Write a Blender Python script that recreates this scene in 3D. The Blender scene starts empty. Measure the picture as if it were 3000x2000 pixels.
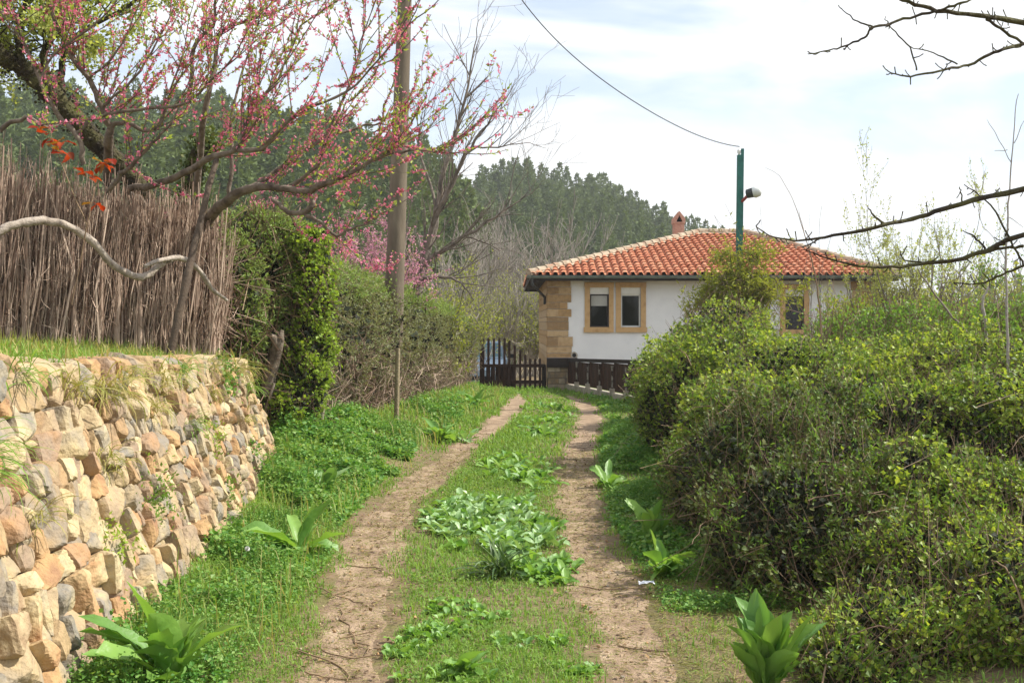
import bpy, math, numpy as np
from mathutils import Vector, Matrix
C = bpy.context.scene
R = math.radians
F = 3200.0; HZ = 950.0; EYE = 1.6

# ------------------------------------------------------------------ camera
cam = bpy.data.cameras.new("camera"); camo = bpy.data.objects.new("camera", cam); C.collection.objects.link(camo)
camo.location = (0, 0, EYE); camo.rotation_euler = (R(90), 0, 0)
cam.sensor_width = 36; cam.lens = 36 * F / 3000; cam.shift_y = -(1000 - HZ) / 3000
cam.clip_start = 0.05; cam.clip_end = 6000
C.camera = camo

# ------------------------------------------------------------------ light
SUN_EL, SUN_AZ = R(47), R(7)            # azimuth measured from +X towards +Y
sd = Vector((math.cos(SUN_EL) * math.cos(SUN_AZ), math.cos(SUN_EL) * math.sin(SUN_AZ), math.sin(SUN_EL)))
sl = bpy.data.lights.new("sun", 'SUN'); sl.energy = 5.0; sl.angle = R(0.5); sl.color = (1.0, 0.955, 0.87)
so = bpy.data.objects.new("sun", sl); C.collection.objects.link(so)
so.rotation_euler = sd.to_track_quat('Z', 'Y').to_euler(); so.location = sd * 50
w = bpy.data.worlds.new("World"); C.world = w; w.use_nodes = True
nt = w.node_tree; nt.nodes.clear()
N = nt.nodes.new; Lk = nt.links.new
sky = N('ShaderNodeTexSky'); sky.sky_type = 'NISHITA'; sky.sun_disc = False
sky.sun_elevation = SUN_EL; sky.sun_rotation = math.atan2(sd.x, sd.y); sky.air_density = 1.0; sky.dust_density = .6; sky.ozone_density = 3.0
b1 = N('ShaderNodeBackground'); b1.inputs[1].default_value = 0.125; Lk(sky.outputs[0], b1.inputs[0])
tc = N('ShaderNodeTexCoord'); mp = N('ShaderNodeMapping'); mp.inputs['Scale'].default_value = (1.0, 1.0, 3.4); mp.inputs['Location'].default_value = (0.35, 0.1, 0.3)
Lk(tc.outputs['Generated'], mp.inputs[0])
n1 = N('ShaderNodeTexNoise'); n1.inputs['Scale'].default_value = 2.8; n1.inputs['Detail'].default_value = 7; n1.inputs['Roughness'].default_value = 0.52; n1.inputs['Distortion'].default_value = 0.5
Lk(mp.outputs[0], n1.inputs[0])
cr = N('ShaderNodeValToRGB'); cr.color_ramp.elements[0].position = 0.40; cr.color_ramp.elements[1].position = 0.57
cr.color_ramp.elements[0].color = (0.36, 0.36, 0.36, 1); cr.color_ramp.elements[1].color = (1, 1, 1, 1)
Lk(n1.outputs[0], cr.inputs[0])
b2 = N('ShaderNodeBackground'); b2.inputs[0].default_value = (0.96, 0.98, 1.0, 1); b2.inputs[1].default_value = 0.82
mx = N('ShaderNodeMixShader'); Lk(cr.outputs[0], mx.inputs[0]); Lk(b1.outputs[0], mx.inputs[1]); Lk(b2.outputs[0], mx.inputs[2])
wo = N('ShaderNodeOutputWorld'); Lk(mx.outputs[0], wo.inputs[0])
C.view_settings.view_transform = 'Standard'; C.view_settings.look = 'None'; C.view_settings.exposure = 0.62; C.view_settings.gamma = 1
C.cycles.max_bounces = 6; C.cycles.diffuse_bounces = 2; C.cycles.transmission_bounces = 3; C.cycles.transparent_max_bounces = 8; C.cycles.volume_bounces = 0

# ------------------------------------------------------------------ helpers
def at(px, py, Y):        # pixel of the 3000 px photograph + distance -> point
    return np.array([(px - 1500) / F * Y, Y, EYE - (py - HZ) / F * Y])
def dp(x, y, Y):          # the same in the 2352 px view
    return at(x * 1.27551, y * 1.27551, Y)
def smooth(t): t = np.clip(t, 0, 1); return t * t * (3 - 2 * t)

_nr = np.random.default_rng(5)
_nd = _nr.normal(size=(4, 7, 3)); _np_ = _nr.uniform(0, 6.28, (4, 7))
def noise(P, scale=1.0, octaves=3):
    P = np.atleast_2d(P); out = np.zeros(len(P)); a = 1.0; tot = 0
    for o in range(octaves):
        q = P * scale * (2.1 ** o)
        out += a * np.sin(q @ _nd[o].T + _np_[o]).sum(1) / 3.0; tot += a; a *= 0.5
    return out / tot

class MB:
    def __init__(s): s.v = []; s.f = {}; s.n = 0
    def add(s, V, Fc):
        V = np.asarray(V, float).reshape(-1, 3); Fc = np.asarray(Fc, int)
        k = Fc.shape[1]; s.f.setdefault(k, []).append(Fc + s.n); s.v.append(V); s.n += len(V)
    def box(s, x0, x1, y0, y1, z0, z1):
        V = [(x, y, z) for z in (z0, z1) for y in (y0, y1) for x in (x0, x1)]
        s.add(V, [(0, 2, 3, 1), (4, 5, 7, 6), (0, 1, 5, 4), (2, 6, 7, 3), (0, 4, 6, 2), (1, 3, 7, 5)])
    def obox(s, a, b, half, z0a, z1a, z0b=None, z1b=None):   # box along a-b in plan
        a = np.array(a, float)[:2]; b = np.array(b, float)[:2]; d = (b - a) / np.linalg.norm(b - a); n = np.array([-d[1], d[0]]) * half
        z0b = z0a if z0b is None else z0b; z1b = z1a if z1b is None else z1b
        V = []
        for (p, z) in ((a, z0a), (b, z0b), (a, z1a), (b, z1b)):
            V += [(*(p - n), z), (*(p + n), z)]
        s.add(V, [(0, 1, 3, 2), (4, 6, 7, 5), (0, 2, 6, 4), (1, 5, 7, 3), (0, 4, 5, 1), (2, 3, 7, 6)])
    def poly(s, pts): s.add(pts, [tuple(range(len(pts)))])
    def prism(s, prof, axis, a, b):    # profile [(u,v)] extruded along axis ('x','y') from a to b
        n = len(prof)
        if axis == 'y': V = [(u, t, v) for t in (a, b) for (u, v) in prof]
        else: V = [(t, u, v) for t in (a, b) for (u, v) in prof]
        s.add(V, [(i, (i + 1) % n, n + (i + 1) % n, n + i) for i in range(n)])
        s.add(V, [tuple(range(n))[::-1]]); s.add(V, [tuple(range(n, 2 * n))])
    def tube(s, pts, rad, sides=6, cap=True):
        P = np.asarray(pts, float); n = len(P); rad = np.broadcast_to(np.asarray(rad, float), (n,))
        T = np.gradient(P, axis=0); T /= np.linalg.norm(T, axis=1)[:, None] + 1e-9
        ref = np.array([0, 0, 1.]) if abs(T[0][2]) < 0.9 else np.array([1., 0, 0])
        if abs(T[0][2]) < .9 and np.any(np.abs(T[:, 2]) > .97): ref = np.array([.31, .94, .1])
        U = np.cross(T, ref); U /= np.linalg.norm(U, axis=1)[:, None] + 1e-9; W = np.cross(T, U)
        a = np.linspace(0, 2 * math.pi, sides, endpoint=False)
        V = P[:, None] + rad[:, None, None] * (np.cos(a)[None, :, None] * U[:, None] + np.sin(a)[None, :, None] * W[:, None])
        i = np.arange(n - 1)[:, None] * sides; j = np.arange(sides)[None]; k = (j + 1) % sides
        q = np.stack([i + j, i + k, i + k + sides, i + j + sides], -1).reshape(-1, 4)
        V = V.reshape(-1, 3); s.add(V, q)
        if cap:
            s.add(V[:sides], [tuple(range(sides))]); s.add(V[-sides:], [tuple(range(sides))[::-1]])
    def sticks(s, A, B, ra, rb, sides=3, bend=None):   # many straight or once-bent sticks at once
        A = np.asarray(A, float); B = np.asarray(B, float); n = len(A); D = B - A
        D /= np.linalg.norm(D, axis=1)[:, None] + 1e-9
        ref = np.where((np.abs(D[:, 2]) < .8)[:, None], np.array([[0, 0, 1.]]), np.array([[1., 0, 0]]))
        U = np.cross(D, ref); U /= np.linalg.norm(U, axis=1)[:, None]; W = np.cross(D, U)
        a = np.linspace(0, 2 * math.pi, sides, endpoint=False)
        ring = np.cos(a)[None, :, None] * U[:, None] + np.sin(a)[None, :, None] * W[:, None]
        ra = np.broadcast_to(ra, (n,))[:, None, None]; rb = np.broadcast_to(rb, (n,))[:, None, None]
        rings = [A[:, None] + ra * ring]
        if bend is not None: rings.append(((A + B) / 2 + bend)[:, None] + (ra + rb) / 2 * ring)
        rings.append(B[:, None] + rb * ring); m = len(rings)
        V = np.stack(rings, 1).reshape(n, -1, 3); base = (np.arange(n) * sides * m)[:, None, None]
        q = []
        for l in range(m - 1):
            for j in range(sides):
                k = (j + 1) % sides; q.append((l * sides + j, l * sides + k, (l + 1) * sides + k, (l + 1) * sides + j))
        q = np.array(q)[None] + base
        s.add(V.reshape(-1, 3), q.reshape(-1, 4))
    def leaves(s, P, D, L, wr=0.35, rng=None, fold=0.15, up=0.0):   # rhombic leaves folded on the midrib
        P = np.asarray(P, float); n = len(P); D = D / (np.linalg.norm(D, axis=1)[:, None] + 1e-9)
        rv = rng.normal(size=(n, 3)); rv[:, 2] += up * 3
        S = np.cross(D, rv); S /= np.linalg.norm(S, axis=1)[:, None] + 1e-9; Nn = np.cross(S, D)
        L = np.broadcast_to(L, (n,))[:, None]
        c = P + D * L * 0.45
        V = np.stack([P, c + S * L * wr + Nn * L * fold, P + D * L, c - S * L * wr + Nn * L * fold], 1)
        q = np.arange(n)[:, None] * 4 + np.arange(4)[None]
        if fold > 0.1:
            b = np.arange(n)[:, None] * 4
            s.add(V.reshape(-1, 3), np.concatenate([b + np.array([[0, 1, 2]]), b + np.array([[0, 2, 3]])]))
        else: s.add(V.reshape(-1, 3), q)
    def grid(s, V3):
        a, b = V3.shape[:2]; i = np.arange(a - 1)[:, None] * b; j = np.arange(b - 1)[None]
        q = np.stack([i + j, i + j + 1, i + j + b + 1, i + j + b], -1).reshape(-1, 4); s.add(V3.reshape(-1, 3), q)
    def build(s, name, mat, parent=None, sm=False):
        me = bpy.data.meshes.new(name); V = np.concatenate(s.v).astype(np.float32)
        me.vertices.add(len(V)); me.vertices.foreach_set('co', V.ravel())
        li = []; tot = []
        for k, fs in s.f.items():
            f = np.concatenate(fs); li.append(f.ravel()); tot.append(np.full(len(f), k))
        li = np.concatenate(li).astype(np.int32); tot = np.concatenate(tot).astype(np.int32)
        st = np.concatenate([[0], np.cumsum(tot)[:-1]]).astype(np.int32)
        me.loops.add(len(li)); me.loops.foreach_set('vertex_index', li)
        me.polygons.add(len(tot)); me.polygons.foreach_set('loop_start', st); me.polygons.foreach_set('loop_total', tot)
        me.polygons.foreach_set('use_smooth', np.full(len(tot), bool(sm)))
        me.update(calc_edges=True); me.validate()
        me.materials.append(mat)
        o = bpy.data.objects.new(name, me); C.collection.objects.link(o)
        if parent: attach(o, parent)
        return o
def attach(o, p):
    o.parent = p
    o.matrix_parent_inverse = Matrix.Translation(-p.location)
def tag(o, label=None, cat=None, group=None, kind=None):
    if label: o['label'] = label
    if cat: o['category'] = cat
    if group: o['group'] = group
    if kind: o['kind'] = kind
    return o
def thing(name, loc, label, cat, group=None):
    o = bpy.data.objects.new(name, None); o.empty_display_size = .2; C.collection.objects.link(o); o.location = [float(v) for v in loc]
    return tag(o, label, cat, group)

# ------------------------------------------------------------------ materials
def lin(h):
    h = h.lstrip('#'); c = [int(h[i:i + 2], 16) / 255 for i in (0, 2, 4)]
    return tuple(x / 12.92 if x <= .04045 else ((x + .055) / 1.055) ** 2.4 for x in c) + (1,)
def mat(name, cols, nscale=6, detail=4, rough=.8, bump=0, bscale=30, island=False, trans=0, spec=.3, mix=.0, stretch=(1, 1, 1), metallic=0, tcol=None, pos=None, bdist=.02):
    m = bpy.data.materials.new(name); m.use_nodes = True; t = m.node_tree; nd = t.nodes; lk = t.links
    p = nd['Principled BSDF']; p.inputs['Roughness'].default_value = rough; p.inputs['Specular IOR Level'].default_value = spec; p.inputs['Metallic'].default_value = metallic
    co = nd.new('ShaderNodeTexCoord'); mp = nd.new('ShaderNodeMapping'); mp.inputs['Scale'].default_value = stretch
    lk.new(co.outputs['Object'], mp.inputs[0])
    cr = nd.new('ShaderNodeValToRGB'); el = cr.color_ramp.elements
    cols = [lin(c) if isinstance(c, str) else c for c in cols]
    if len(cols) == 1: cols = cols * 2
    if trans and name not in ('pink_blossom', 'pale_blossom', 'autumn_leaf'): cols = [tuple(v * (1.1 if 'broad' in name else .92) for v in c[:3]) + (1,) for c in cols]
    k = len(cols); P = pos or [i / (k - 1) for i in range(k)]
    while len(el) < k: el.new(0.5)
    for i in range(k): el[i].position = P[i]; el[i].color = cols[i]
    n = nd.new('ShaderNodeTexNoise'); n.inputs['Scale'].default_value = nscale; n.inputs['Detail'].default_value = detail; lk.new(mp.outputs[0], n.inputs[0])
    mr = nd.new('ShaderNodeMapRange'); mr.inputs[1].default_value = .28; mr.inputs[2].default_value = .72; lk.new(n.outputs[0], mr.inputs[0])
    fac = mr.outputs[0]
    if island:
        g = nd.new('ShaderNodeNewGeometry'); mm = nd.new('ShaderNodeMix'); mm.data_type = 'FLOAT'; mm.inputs[0].default_value = mix
        lk.new(g.outputs['Random Per Island'], mm.inputs[2]); lk.new(fac, mm.inputs[3]); fac = mm.outputs[0]
    lk.new(fac, cr.inputs[0]); lk.new(cr.outputs[0], p.inputs['Base Color'])
    if bump:
        bn = nd.new('ShaderNodeTexNoise'); bn.inputs['Scale'].default_value = bscale; bn.inputs['Detail'].default_value = 6; lk.new(mp.outputs[0], bn.inputs[0])
        bp = nd.new('ShaderNodeBump'); bp.inputs['Strength'].default_value = bump; bp.inputs['Distance'].default_value = bdist; lk.new(bn.outputs[0], bp.inputs['Height']); lk.new(bp.outputs[0], p.inputs['Normal'])
    if trans:
        tr = nd.new('ShaderNodeBsdfTranslucent'); ms = nd.new('ShaderNodeMixShader'); ms.inputs[0].default_value = trans
        hs = nd.new('ShaderNodeMix'); hs.data_type = 'RGBA'; hs.blend_type = 'MULTIPLY'; hs.inputs[0].default_value = 1.0
        lk.new(cr.outputs[0], hs.inputs[6]); hs.inputs[7].default_value = tcol or (1.25, 1.2, .55, 1); hs.clamp_result = False
        lk.new(hs.outputs[2], tr.inputs[0]); lk.new(p.outputs[0], ms.inputs[1]); lk.new(tr.outputs[0], ms.inputs[2])
        lk.new(ms.outputs[0], nd['Material Output'].inputs[0])
    m['fac'] = 1
    return m
M = {}
M['ground'] = mat('earth_turf', ['#6c5a48', '#7a6650', '#66603c', '#84705a'], 3, 8, .95, .6, 40)
M['dirt'] = mat('dry_dirt', ['#6a5744', '#87725c', '#9a846c', '#ab967e'], 5, 10, .95, .9, 60, stretch=(1, 1, 1))
M['grass'] = mat('grass_blades', ['#5f8836', '#7aa344', '#96b656', '#6a8e3c', '#aaa66a'], 2, 2, .6, island=True, mix=.35, trans=.4)
M['grasslong'] = mat('meadow_grass', ['#6a9038', '#8fae4c', '#a8b468', '#b8a878', '#7c9c40'], 2, 2, .6, island=True, mix=.2, trans=.4)
M['drygrass'] = mat('dry_grass', ['#a89a62', '#8f9a48', '#c2b27a'], 2, 2, .7, island=True, trans=.35)
M['weed'] = mat('weed_leaves', ['#42702e', '#5a8c3c', '#78a44c', '#94b25c', '#4e7c32'], 3, 2, .5, island=True, mix=.3, trans=.4)
M['dock'] = mat('broad_leaf', ['#55803a', '#6b9444', '#84a850', '#5f8a3c'], 5, 3, .45, .3, 25, island=True, mix=.3, trans=.38, spec=.5)
M['dockpale'] = mat('pale_broad_leaf', ['#82a066', '#68904a', '#98b480', '#749a54'], 5, 3, .4, .3, 25, island=True, mix=.2, trans=.3, spec=.6)
M['iris'] = mat('strap_leaf', ['#3c5a2c', '#55713a', '#6d8450'], 5, 3, .4, island=True, trans=.25, spec=.5)
M['bramble'] = mat('bramble_leaf', ['#3c5026', '#587032', '#869e42', '#b6c452', '#62783a'], 1.3, 2, .5, island=True, mix=.45, trans=.42, spec=.4)
M['bramdark'] = mat('dark_shade_leaf', ['#36421f', '#4c5c2c', '#64743a', '#706a3c'], 1.5, 2, .6, island=True, mix=.3, trans=.25)  # darker bramble copy with the overhung bush's shade painted in; also dark ivy
M['cane'] = mat('cane', ['#54413a', '#705a4a', '#8a7458', '#4c3c30'], 4, 2, .7, island=True, mix=.3)
M['hedge'] = mat('hedge_leaf', ['#6c8444', '#849c52', '#9cb066', '#748a48'], 1.5, 2, .6, island=True, mix=.4, trans=.35)
M['hedgegrey'] = mat('grey_hedge_leaf', ['#7c8260', '#959876', '#8a9262', '#a08e70'], 1.2, 2, .6, island=True, mix=.5, trans=.3)
M['ivy'] = mat('ivy_leaf', ['#6c8a30', '#88a43c', '#a4bc4a', '#789436'], 3, 2, .5, island=True, mix=.25, trans=.42)
M['yellowgreen'] = mat('young_leaf', ['#8e9a40', '#a8ac4a', '#7f8e3c', '#b4b262'], 3, 2, .5, island=True, mix=.3, trans=.5)
M['paleleaf'] = mat('pale_young_leaf', ['#a5b460', '#c0c878', '#93a552', '#d0d08e'], 3, 2, .5, island=True, mix=.2, trans=.5)
M['peachleaf'] = mat('peach_leaf', ['#9aae50', '#b4c468', '#88a044', '#a8a850'], 3, 2, .5, island=True, mix=.2, trans=.45)
M['willowleaf'] = mat('willow_leaf', ['#a8b060', '#98a452', '#b8bc78', '#8c9848'], 3, 2, .5, island=True, mix=.2, trans=.45)
M['midgreen'] = mat('shrub_leaf', ['#527832', '#6c903c', '#88a84a', '#5e8236'], 3, 2, .5, island=True, mix=.3, trans=.42)
M['redleaf'] = mat('autumn_leaf', ['#96321c', '#b4501e', '#7a2816', '#8a7a30'], 5, 2, .5, island=True, trans=.5, tcol=(1.3, .9, .5, 1))
M['blossom'] = mat('pink_blossom', ['#cc5478', '#e27c9a', '#eea6ba', '#bc446c'], 5, 2, .6, island=True, trans=.4, tcol=(1.15, 1, 1, 1))
M['blossompale'] = mat('pale_blossom', ['#d49aae', '#e2b2c0', '#c888a0', '#dca4b6'], 5, 2, .6, island=True, trans=.4, tcol=(1.15, 1, 1, 1))
M['bark'] = mat('bark', ['#4c443e', '#6c635a', '#857a6e', '#5c534a'], 9, 6, .9, .7, 40, stretch=(1, 1, .5))
M['barkwarm'] = mat('peach_bark', ['#463c33', '#62564a', '#7c7062', '#4f453b'], 9, 6, .85, .6, 40)
M['propwood'] = mat('prop_wood', ['#3e342b', '#54473b', '#5e5042'], 9, 6, .85, .5, 40)
M['coreshade'] = mat('core_shade_leaf', ['#20241a', '#2e3420', '#343c22'], 3, 2, .8, island=True)  # dark tone stands in for the shade deep inside the bushes
M['stakewood'] = mat('stake_wood', ['#7d7058', '#93856a', '#6c604c'], 9, 6, .85, .5, 40)
M['litterleaf'] = mat('dry_leaf_bits', ['#4a3826', '#6e563c', '#8f7450', '#3c3022'], 5, 2, .8, island=True)
M['barkdark'] = mat('mossy_bark', ['#2a251c', '#3f372a', '#4d4a2c', '#5c5a38'], 7, 7, .95, 1, 25, bdist=.05)
M['barkpale'] = mat('weathered_branch', ['#786c60', '#968a7c', '#aa9e90', '#685c52'], 12, 6, .8, .6, 40)
M['twiggrey'] = mat('grey_twig', ['#6f665c', '#8d857a', '#a39a8c'], 5, 2, .8, island=True, mix=.3)
M['stick'] = mat('brush_stick', ['#4e3c31', '#7a6252', '#a48c7a', '#c2ac98', '#604a3c'], 5, 3, .85, island=True, mix=.25)
M['silver'] = mat('silver_bark', ['#857e76', '#a09890', '#6c655e'], 12, 4, .7, .3, 40)
M['concretepole'] = mat('pole_concrete', ['#5c5244', '#6c6152', '#7c705f'], 8, 6, .9, .3, 60, stretch=(1, 1, .25))
M['concrete'] = mat('concrete', ['#9a9184', '#b3aa9b', '#857c70'], 6, 6, .9, .3, 50)
M['greenpaint'] = mat('green_paint', ['#0f5a50', '#17695d', '#0d5048'], 6, 4, .4, spec=.5)
M['whitepaint'] = mat('white_enamel', ['#e6e6e0', '#d8d8d2'], 6, 3, .35, spec=.5)
M['darkmetal'] = mat('dark_metal', ['#2a2c2c', '#3a3d3c'], 8, 3, .5, spec=.5)
M['redpaint'] = mat('red_primer', ['#b25a58', '#9c4a48'], 8, 3, .6)
M['gutter'] = mat('gutter_zinc', ['#4a544f', '#5c6761', '#6b756f'], 5, 4, .4, spec=.5)
M['soffit'] = mat('dark_timber', ['#1f1a18', '#2f2622', '#3a2f28'], 6, 4, .8, stretch=(1, 1, 6))
M['timber'] = mat('stained_timber', ['#3a2419', '#4a2f22', '#2f1d15', '#56382a'], 6, 5, .7, .3, 40, island=True, mix=.6, stretch=(6, 6, .6))
M['baluster'] = mat('peeling_paint', ['#3a2a22', '#3a2a22', '#8f8a80', '#a09c92'], 7, 5, .8, pos=[0, .5, .62, 1])
M['render'] = mat('white_render', ['#dedfe0', '#e6e7e7', '#d4d6d8'], 1.2, 7, .9, .25, 90)
M['sill'] = mat('ochre_stone_trim', ['#b89464', '#c4a274', '#ac885a'], 5, 5, .85, .2, 60)
M['quoin'] = mat('sandstone', ['#a07e56', '#b09064', '#8c7252', '#bca27c', '#9a7a56'], 9, 5, .9, .5, 50, island=True, mix=.25)
M['rough'] = mat('rubble_base', ['#8a7d6c', '#b0a08a', '#6f655a', '#a58a66'], 8, 5, .95, .8, 30, island=True, mix=.3)
M['tile'] = mat('clay_tile', ['#aa6244', '#be7c5a', '#b26c4c', '#c88e6c', '#9a5840'], 4, 5, .8, .2, 60, island=True, mix=.35)
M['mortar'] = mat('mortar_tile', ['#a0907a', '#b4a48e', '#94846f', '#a88068'], 4, 6, .9, .4, 30)
M['chimney'] = mat('chimney_brick', ['#a87c6a', '#bc9480', '#9c6c5c'], 9, 5, .9, .4, 40)
M['frame_dark'] = mat('brown_frame', ['#2c2624', '#3a322e'], 8, 2, .5)
M['blind'] = mat('roller_blind', ['#b0b0aa', '#bcbcb6'], 4, 2, .7)
M['stone'] = mat('wall_stone', ['#b09872', '#a08866', '#857d72', '#baa67e', '#a8825c', '#94806c', '#b09a76', '#827c72', '#c0ae88', '#967e62', '#b08e64', '#7c5648'], 7, 7, .92, .8, 22, island=True, mix=.13, bdist=.03)
M['earth'] = mat('wall_earth', ['#5d4a36', '#7a6248', '#8d7557'], 6, 6, .95, .8, 30)
M['pine'] = mat('pine_needles', ['#46562e', '#5a6a38', '#6a7a44', '#4c5e36'], .22, 3, .8, island=True, mix=.62, trans=.2)
M['hill'] = mat('forest_floor', ['#4a5230', '#5d5f3a', '#6a6542'], .08, 6, .95)
M['farwood'] = mat('far_woodland', ['#5b6b3c', '#74804c', '#66743f', '#857f58'], .2, 4, .9, island=True, mix=.4)
M['car'] = mat('silver_blue_paint', ['#8fa3b5', '#9db0c0'], 2, 2, .25, spec=.6, metallic=.3)
M['rubber'] = mat('rubber', ['#181818', '#242424'], 8, 2, .8)
M['paper'] = mat('litter_paper', ['#d8dade', '#c8ccd4'], 30, 3, .6, .3, 40)
M['lampglass'] = mat('lamp_cover', ['#c9ccc8', '#dfe2de'], 6, 2, .2, spec=.6)
def glassmat(name, c, r=.05):
    m = mat(name, [c, c], 1, 1, r, spec=.9); return m
M['glass'] = glassmat('window_glass', '#0c0d0e', .06); M['glass'].node_tree.nodes['Principled BSDF'].inputs['Specular IOR Level'].default_value = .35
M['carglass'] = glassmat('car_glass', '#2c5a62', .08)
M['wire'] = mat('cable_black', ['#3a3a3c', '#4a4a4c'], 3, 1, .6)

# ------------------------------------------------------------------ terrain
LR = np.array([(1.0, -.62), (3.5, -.70), (4.88, -.79), (6.12, -.88), (7.95, -1.02), (9.9, -1.04), (11.96, -.84), (14.6, -.59), (18.7, -.12), (22, .06), (25.0, .15), (30, .2)])
RR = np.array([(1.0, .62), (3.5, .60), (4.88, .60), (6.12, .58), (7.95, .53), (9.9, .59), (11.96, .69), (14.6, .94), (18.7, 1.36), (21.7, 1.46), (24.5, 1.3), (30, 1.2)])
HX = np.array([(11.8, -3.0), (13.5, -2.55), (17, -1.85), (21, -1.35), (27, -.80), (40, -.4)])     # hedge face
WF = np.array([(-1.45, 1.2), (-1.62, 2.8), (-1.78, 4.0), (-1.9, 5.2), (-1.98, 7.3), (-2.2, 9.5), (-2.38, 11.2), (-2.52, 11.75), (-2.85, 12.1), (-3.6, 12.3)])   # foot of the stone wall
WT = np.array([(-1.9, 1.2, 1.52), (-2.08, 2.8, 1.46), (-2.25, 4.0, 1.42), (-2.38, 5.2, 1.39), (-2.48, 7.3, 1.33), (-2.62, 9.5, 1.25), (-2.72, 10.9, 1.18), (-2.84, 11.3, 1.16), (-3.1, 11.55, 1.18), (-3.75, 11.8, 1.2)])
def wallx(y): return np.interp(y, WT[:8, 1], WT[:8, 0])
def gz(x, y):
    x = np.asarray(x, float); y = np.asarray(y, float)
    P = np.stack([x, y, x * 0], -1).reshape(-1, 3)
    z = (noise(P, .9, 2) * .012).reshape(x.shape)
    lr = np.interp(y, LR[:, 0], LR[:, 1]); rr = np.interp(y, RR[:, 0], RR[:, 1])
    z = z - .03 * np.exp(-((x - lr) / .16) ** 2) - .03 * np.exp(-((x - rr) / .16) ** 2)
    bank = np.interp(y, [0, 9, 12, 14, 20, 26, 30], [.12, .12, .3, .3, .2, .05, 0])
    z = z + bank * smooth((lr - .3 - x) / 1.1)
    edge = np.where(y < 11.3, wallx(y) + .10, np.interp(y, HX[:, 0], HX[:, 1]) - .5)
    wdt = np.where(y < 11.3, .12, .8)
    hi = np.interp(y, [0, 11.3, 14, 22, 27, 34], [1.38, 1.22, 1.2, 1.0, .2, -.3])
    ztop = np.interp(y, WT[:8, 1], WT[:8, 2]) - .03 + .12 * smooth((wallx(y) - x) / 1.5)
    zt = np.where(y < 11.3, ztop, hi)
    k = smooth((edge - x) / wdt); z = z * (1 - k) + zt * k
    z = z + .12 * smooth((x - rr - .5) / 1.5)
    z = z - .45 * smooth((y - 27.5) / 5) - 1.2 * smooth((y - 36) / 40)
    return z
xs = np.concatenate([[-1500, -700, -300, -150, -80, -45, -28, -20], np.arange(-14, 16, .14), [18, 22, 30, 50, 90, 160, 320, 700, 1500]])
ys = np.concatenate([[-200, -60, -20, -8, -3, -1], np.arange(0, 36, .16), [37, 39, 42, 47, 55, 70, 90, 120, 180, 300, 600, 1200, 2500]])
XX, YY = np.meshgrid(xs, ys, indexing='ij'); g = MB(); g.grid(np.stack([XX, YY, gz(XX, YY)], -1))
o = g.build('ground', M['ground'], sm=True); tag(o, kind='structure')
# dirt tracks
def rut(K, hw, seed, y0, y1):
    y = np.arange(y0, y1, .06); cx = np.interp(y, K[:, 0], K[:, 1]); t = np.linspace(-1, 1, 15)
    k = np.ones(9) / 9; cx = np.convolve(np.pad(cx, 4, 'edge'), k, 'valid')
    hwv = hw * (1 + .25 * np.sin(y * 1.7 + seed) + .15 * np.sin(y * 4.1 + seed * 2)) * np.interp(y, [y0, y1 - 3, y1], [1, 1, .35])
    X = cx[:, None] + t[None] * hwv[:, None] * 1.3; Yg = np.repeat(y[:, None], 15, 1)
    P = np.stack([X, Yg, X * 0 + seed], -1)
    off = .016 - .034 * np.abs(t[None]) ** 2.2 + noise(P.reshape(-1, 3), 13, 3).reshape(X.shape) * .005
    Z = gz(X, Yg) + off
    b = MB(); b.grid(np.stack([X, Yg, Z], -1)); o = b.build('dirt_track', M['dirt'], sm=True); tag(o, kind='structure')
rut(LR, .21, 1.0, 1.0, 25.5); rut(RR, .19, 2.6, 1.0, 25.5)

# ------------------------------------------------------------------ hills and forest
def hillmesh(name, pts, y0, y1, back, m):   # pts: ridge [(x, z)] at distance y1; rises from y0
    pts = np.array(pts, float); x = np.linspace(pts[0, 0], pts[-1, 0], 60)
    zr = np.interp(x, pts[:, 0], pts[:, 1]); t = np.concatenate([np.linspace(0, 1, 24), 1 + np.linspace(.1, 1, 6)])
    X = np.repeat(x[:, None], len(t), 1); T = np.repeat(t[None], 60, 0)
    Y = np.where(T <= 1, y0 + (y1 - y0) * T, y1 + back * (T - 1))
    X = X * Y / y1
    Z = np.where(T <= 1, -3 + (zr[:, None] + 3) * np.minimum(T, 1) ** .85, zr[:, None] - (T - 1) * (zr[:, None] + 8))
    Z = Z + noise(np.stack([X, Y, Z], -1).reshape(-1, 3), .04, 2).reshape(X.shape) * .6 * (T < 1)
    b = MB(); b.grid(np.stack([X, Y, Z], -1)); o = b.build(name, m, sm=True); tag(o, kind='structure')
    def hz_(px, py):
        t = np.clip((py - y0) / (y1 - y0), 0, 1); z = np.interp(px * y1 / py, pts[:, 0], pts[:, 1])
        return np.where(py <= y1, -3 + (z + 3) * t ** .85, z - ((py - y1) / back) * (z + 8))
    return hz_
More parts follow.
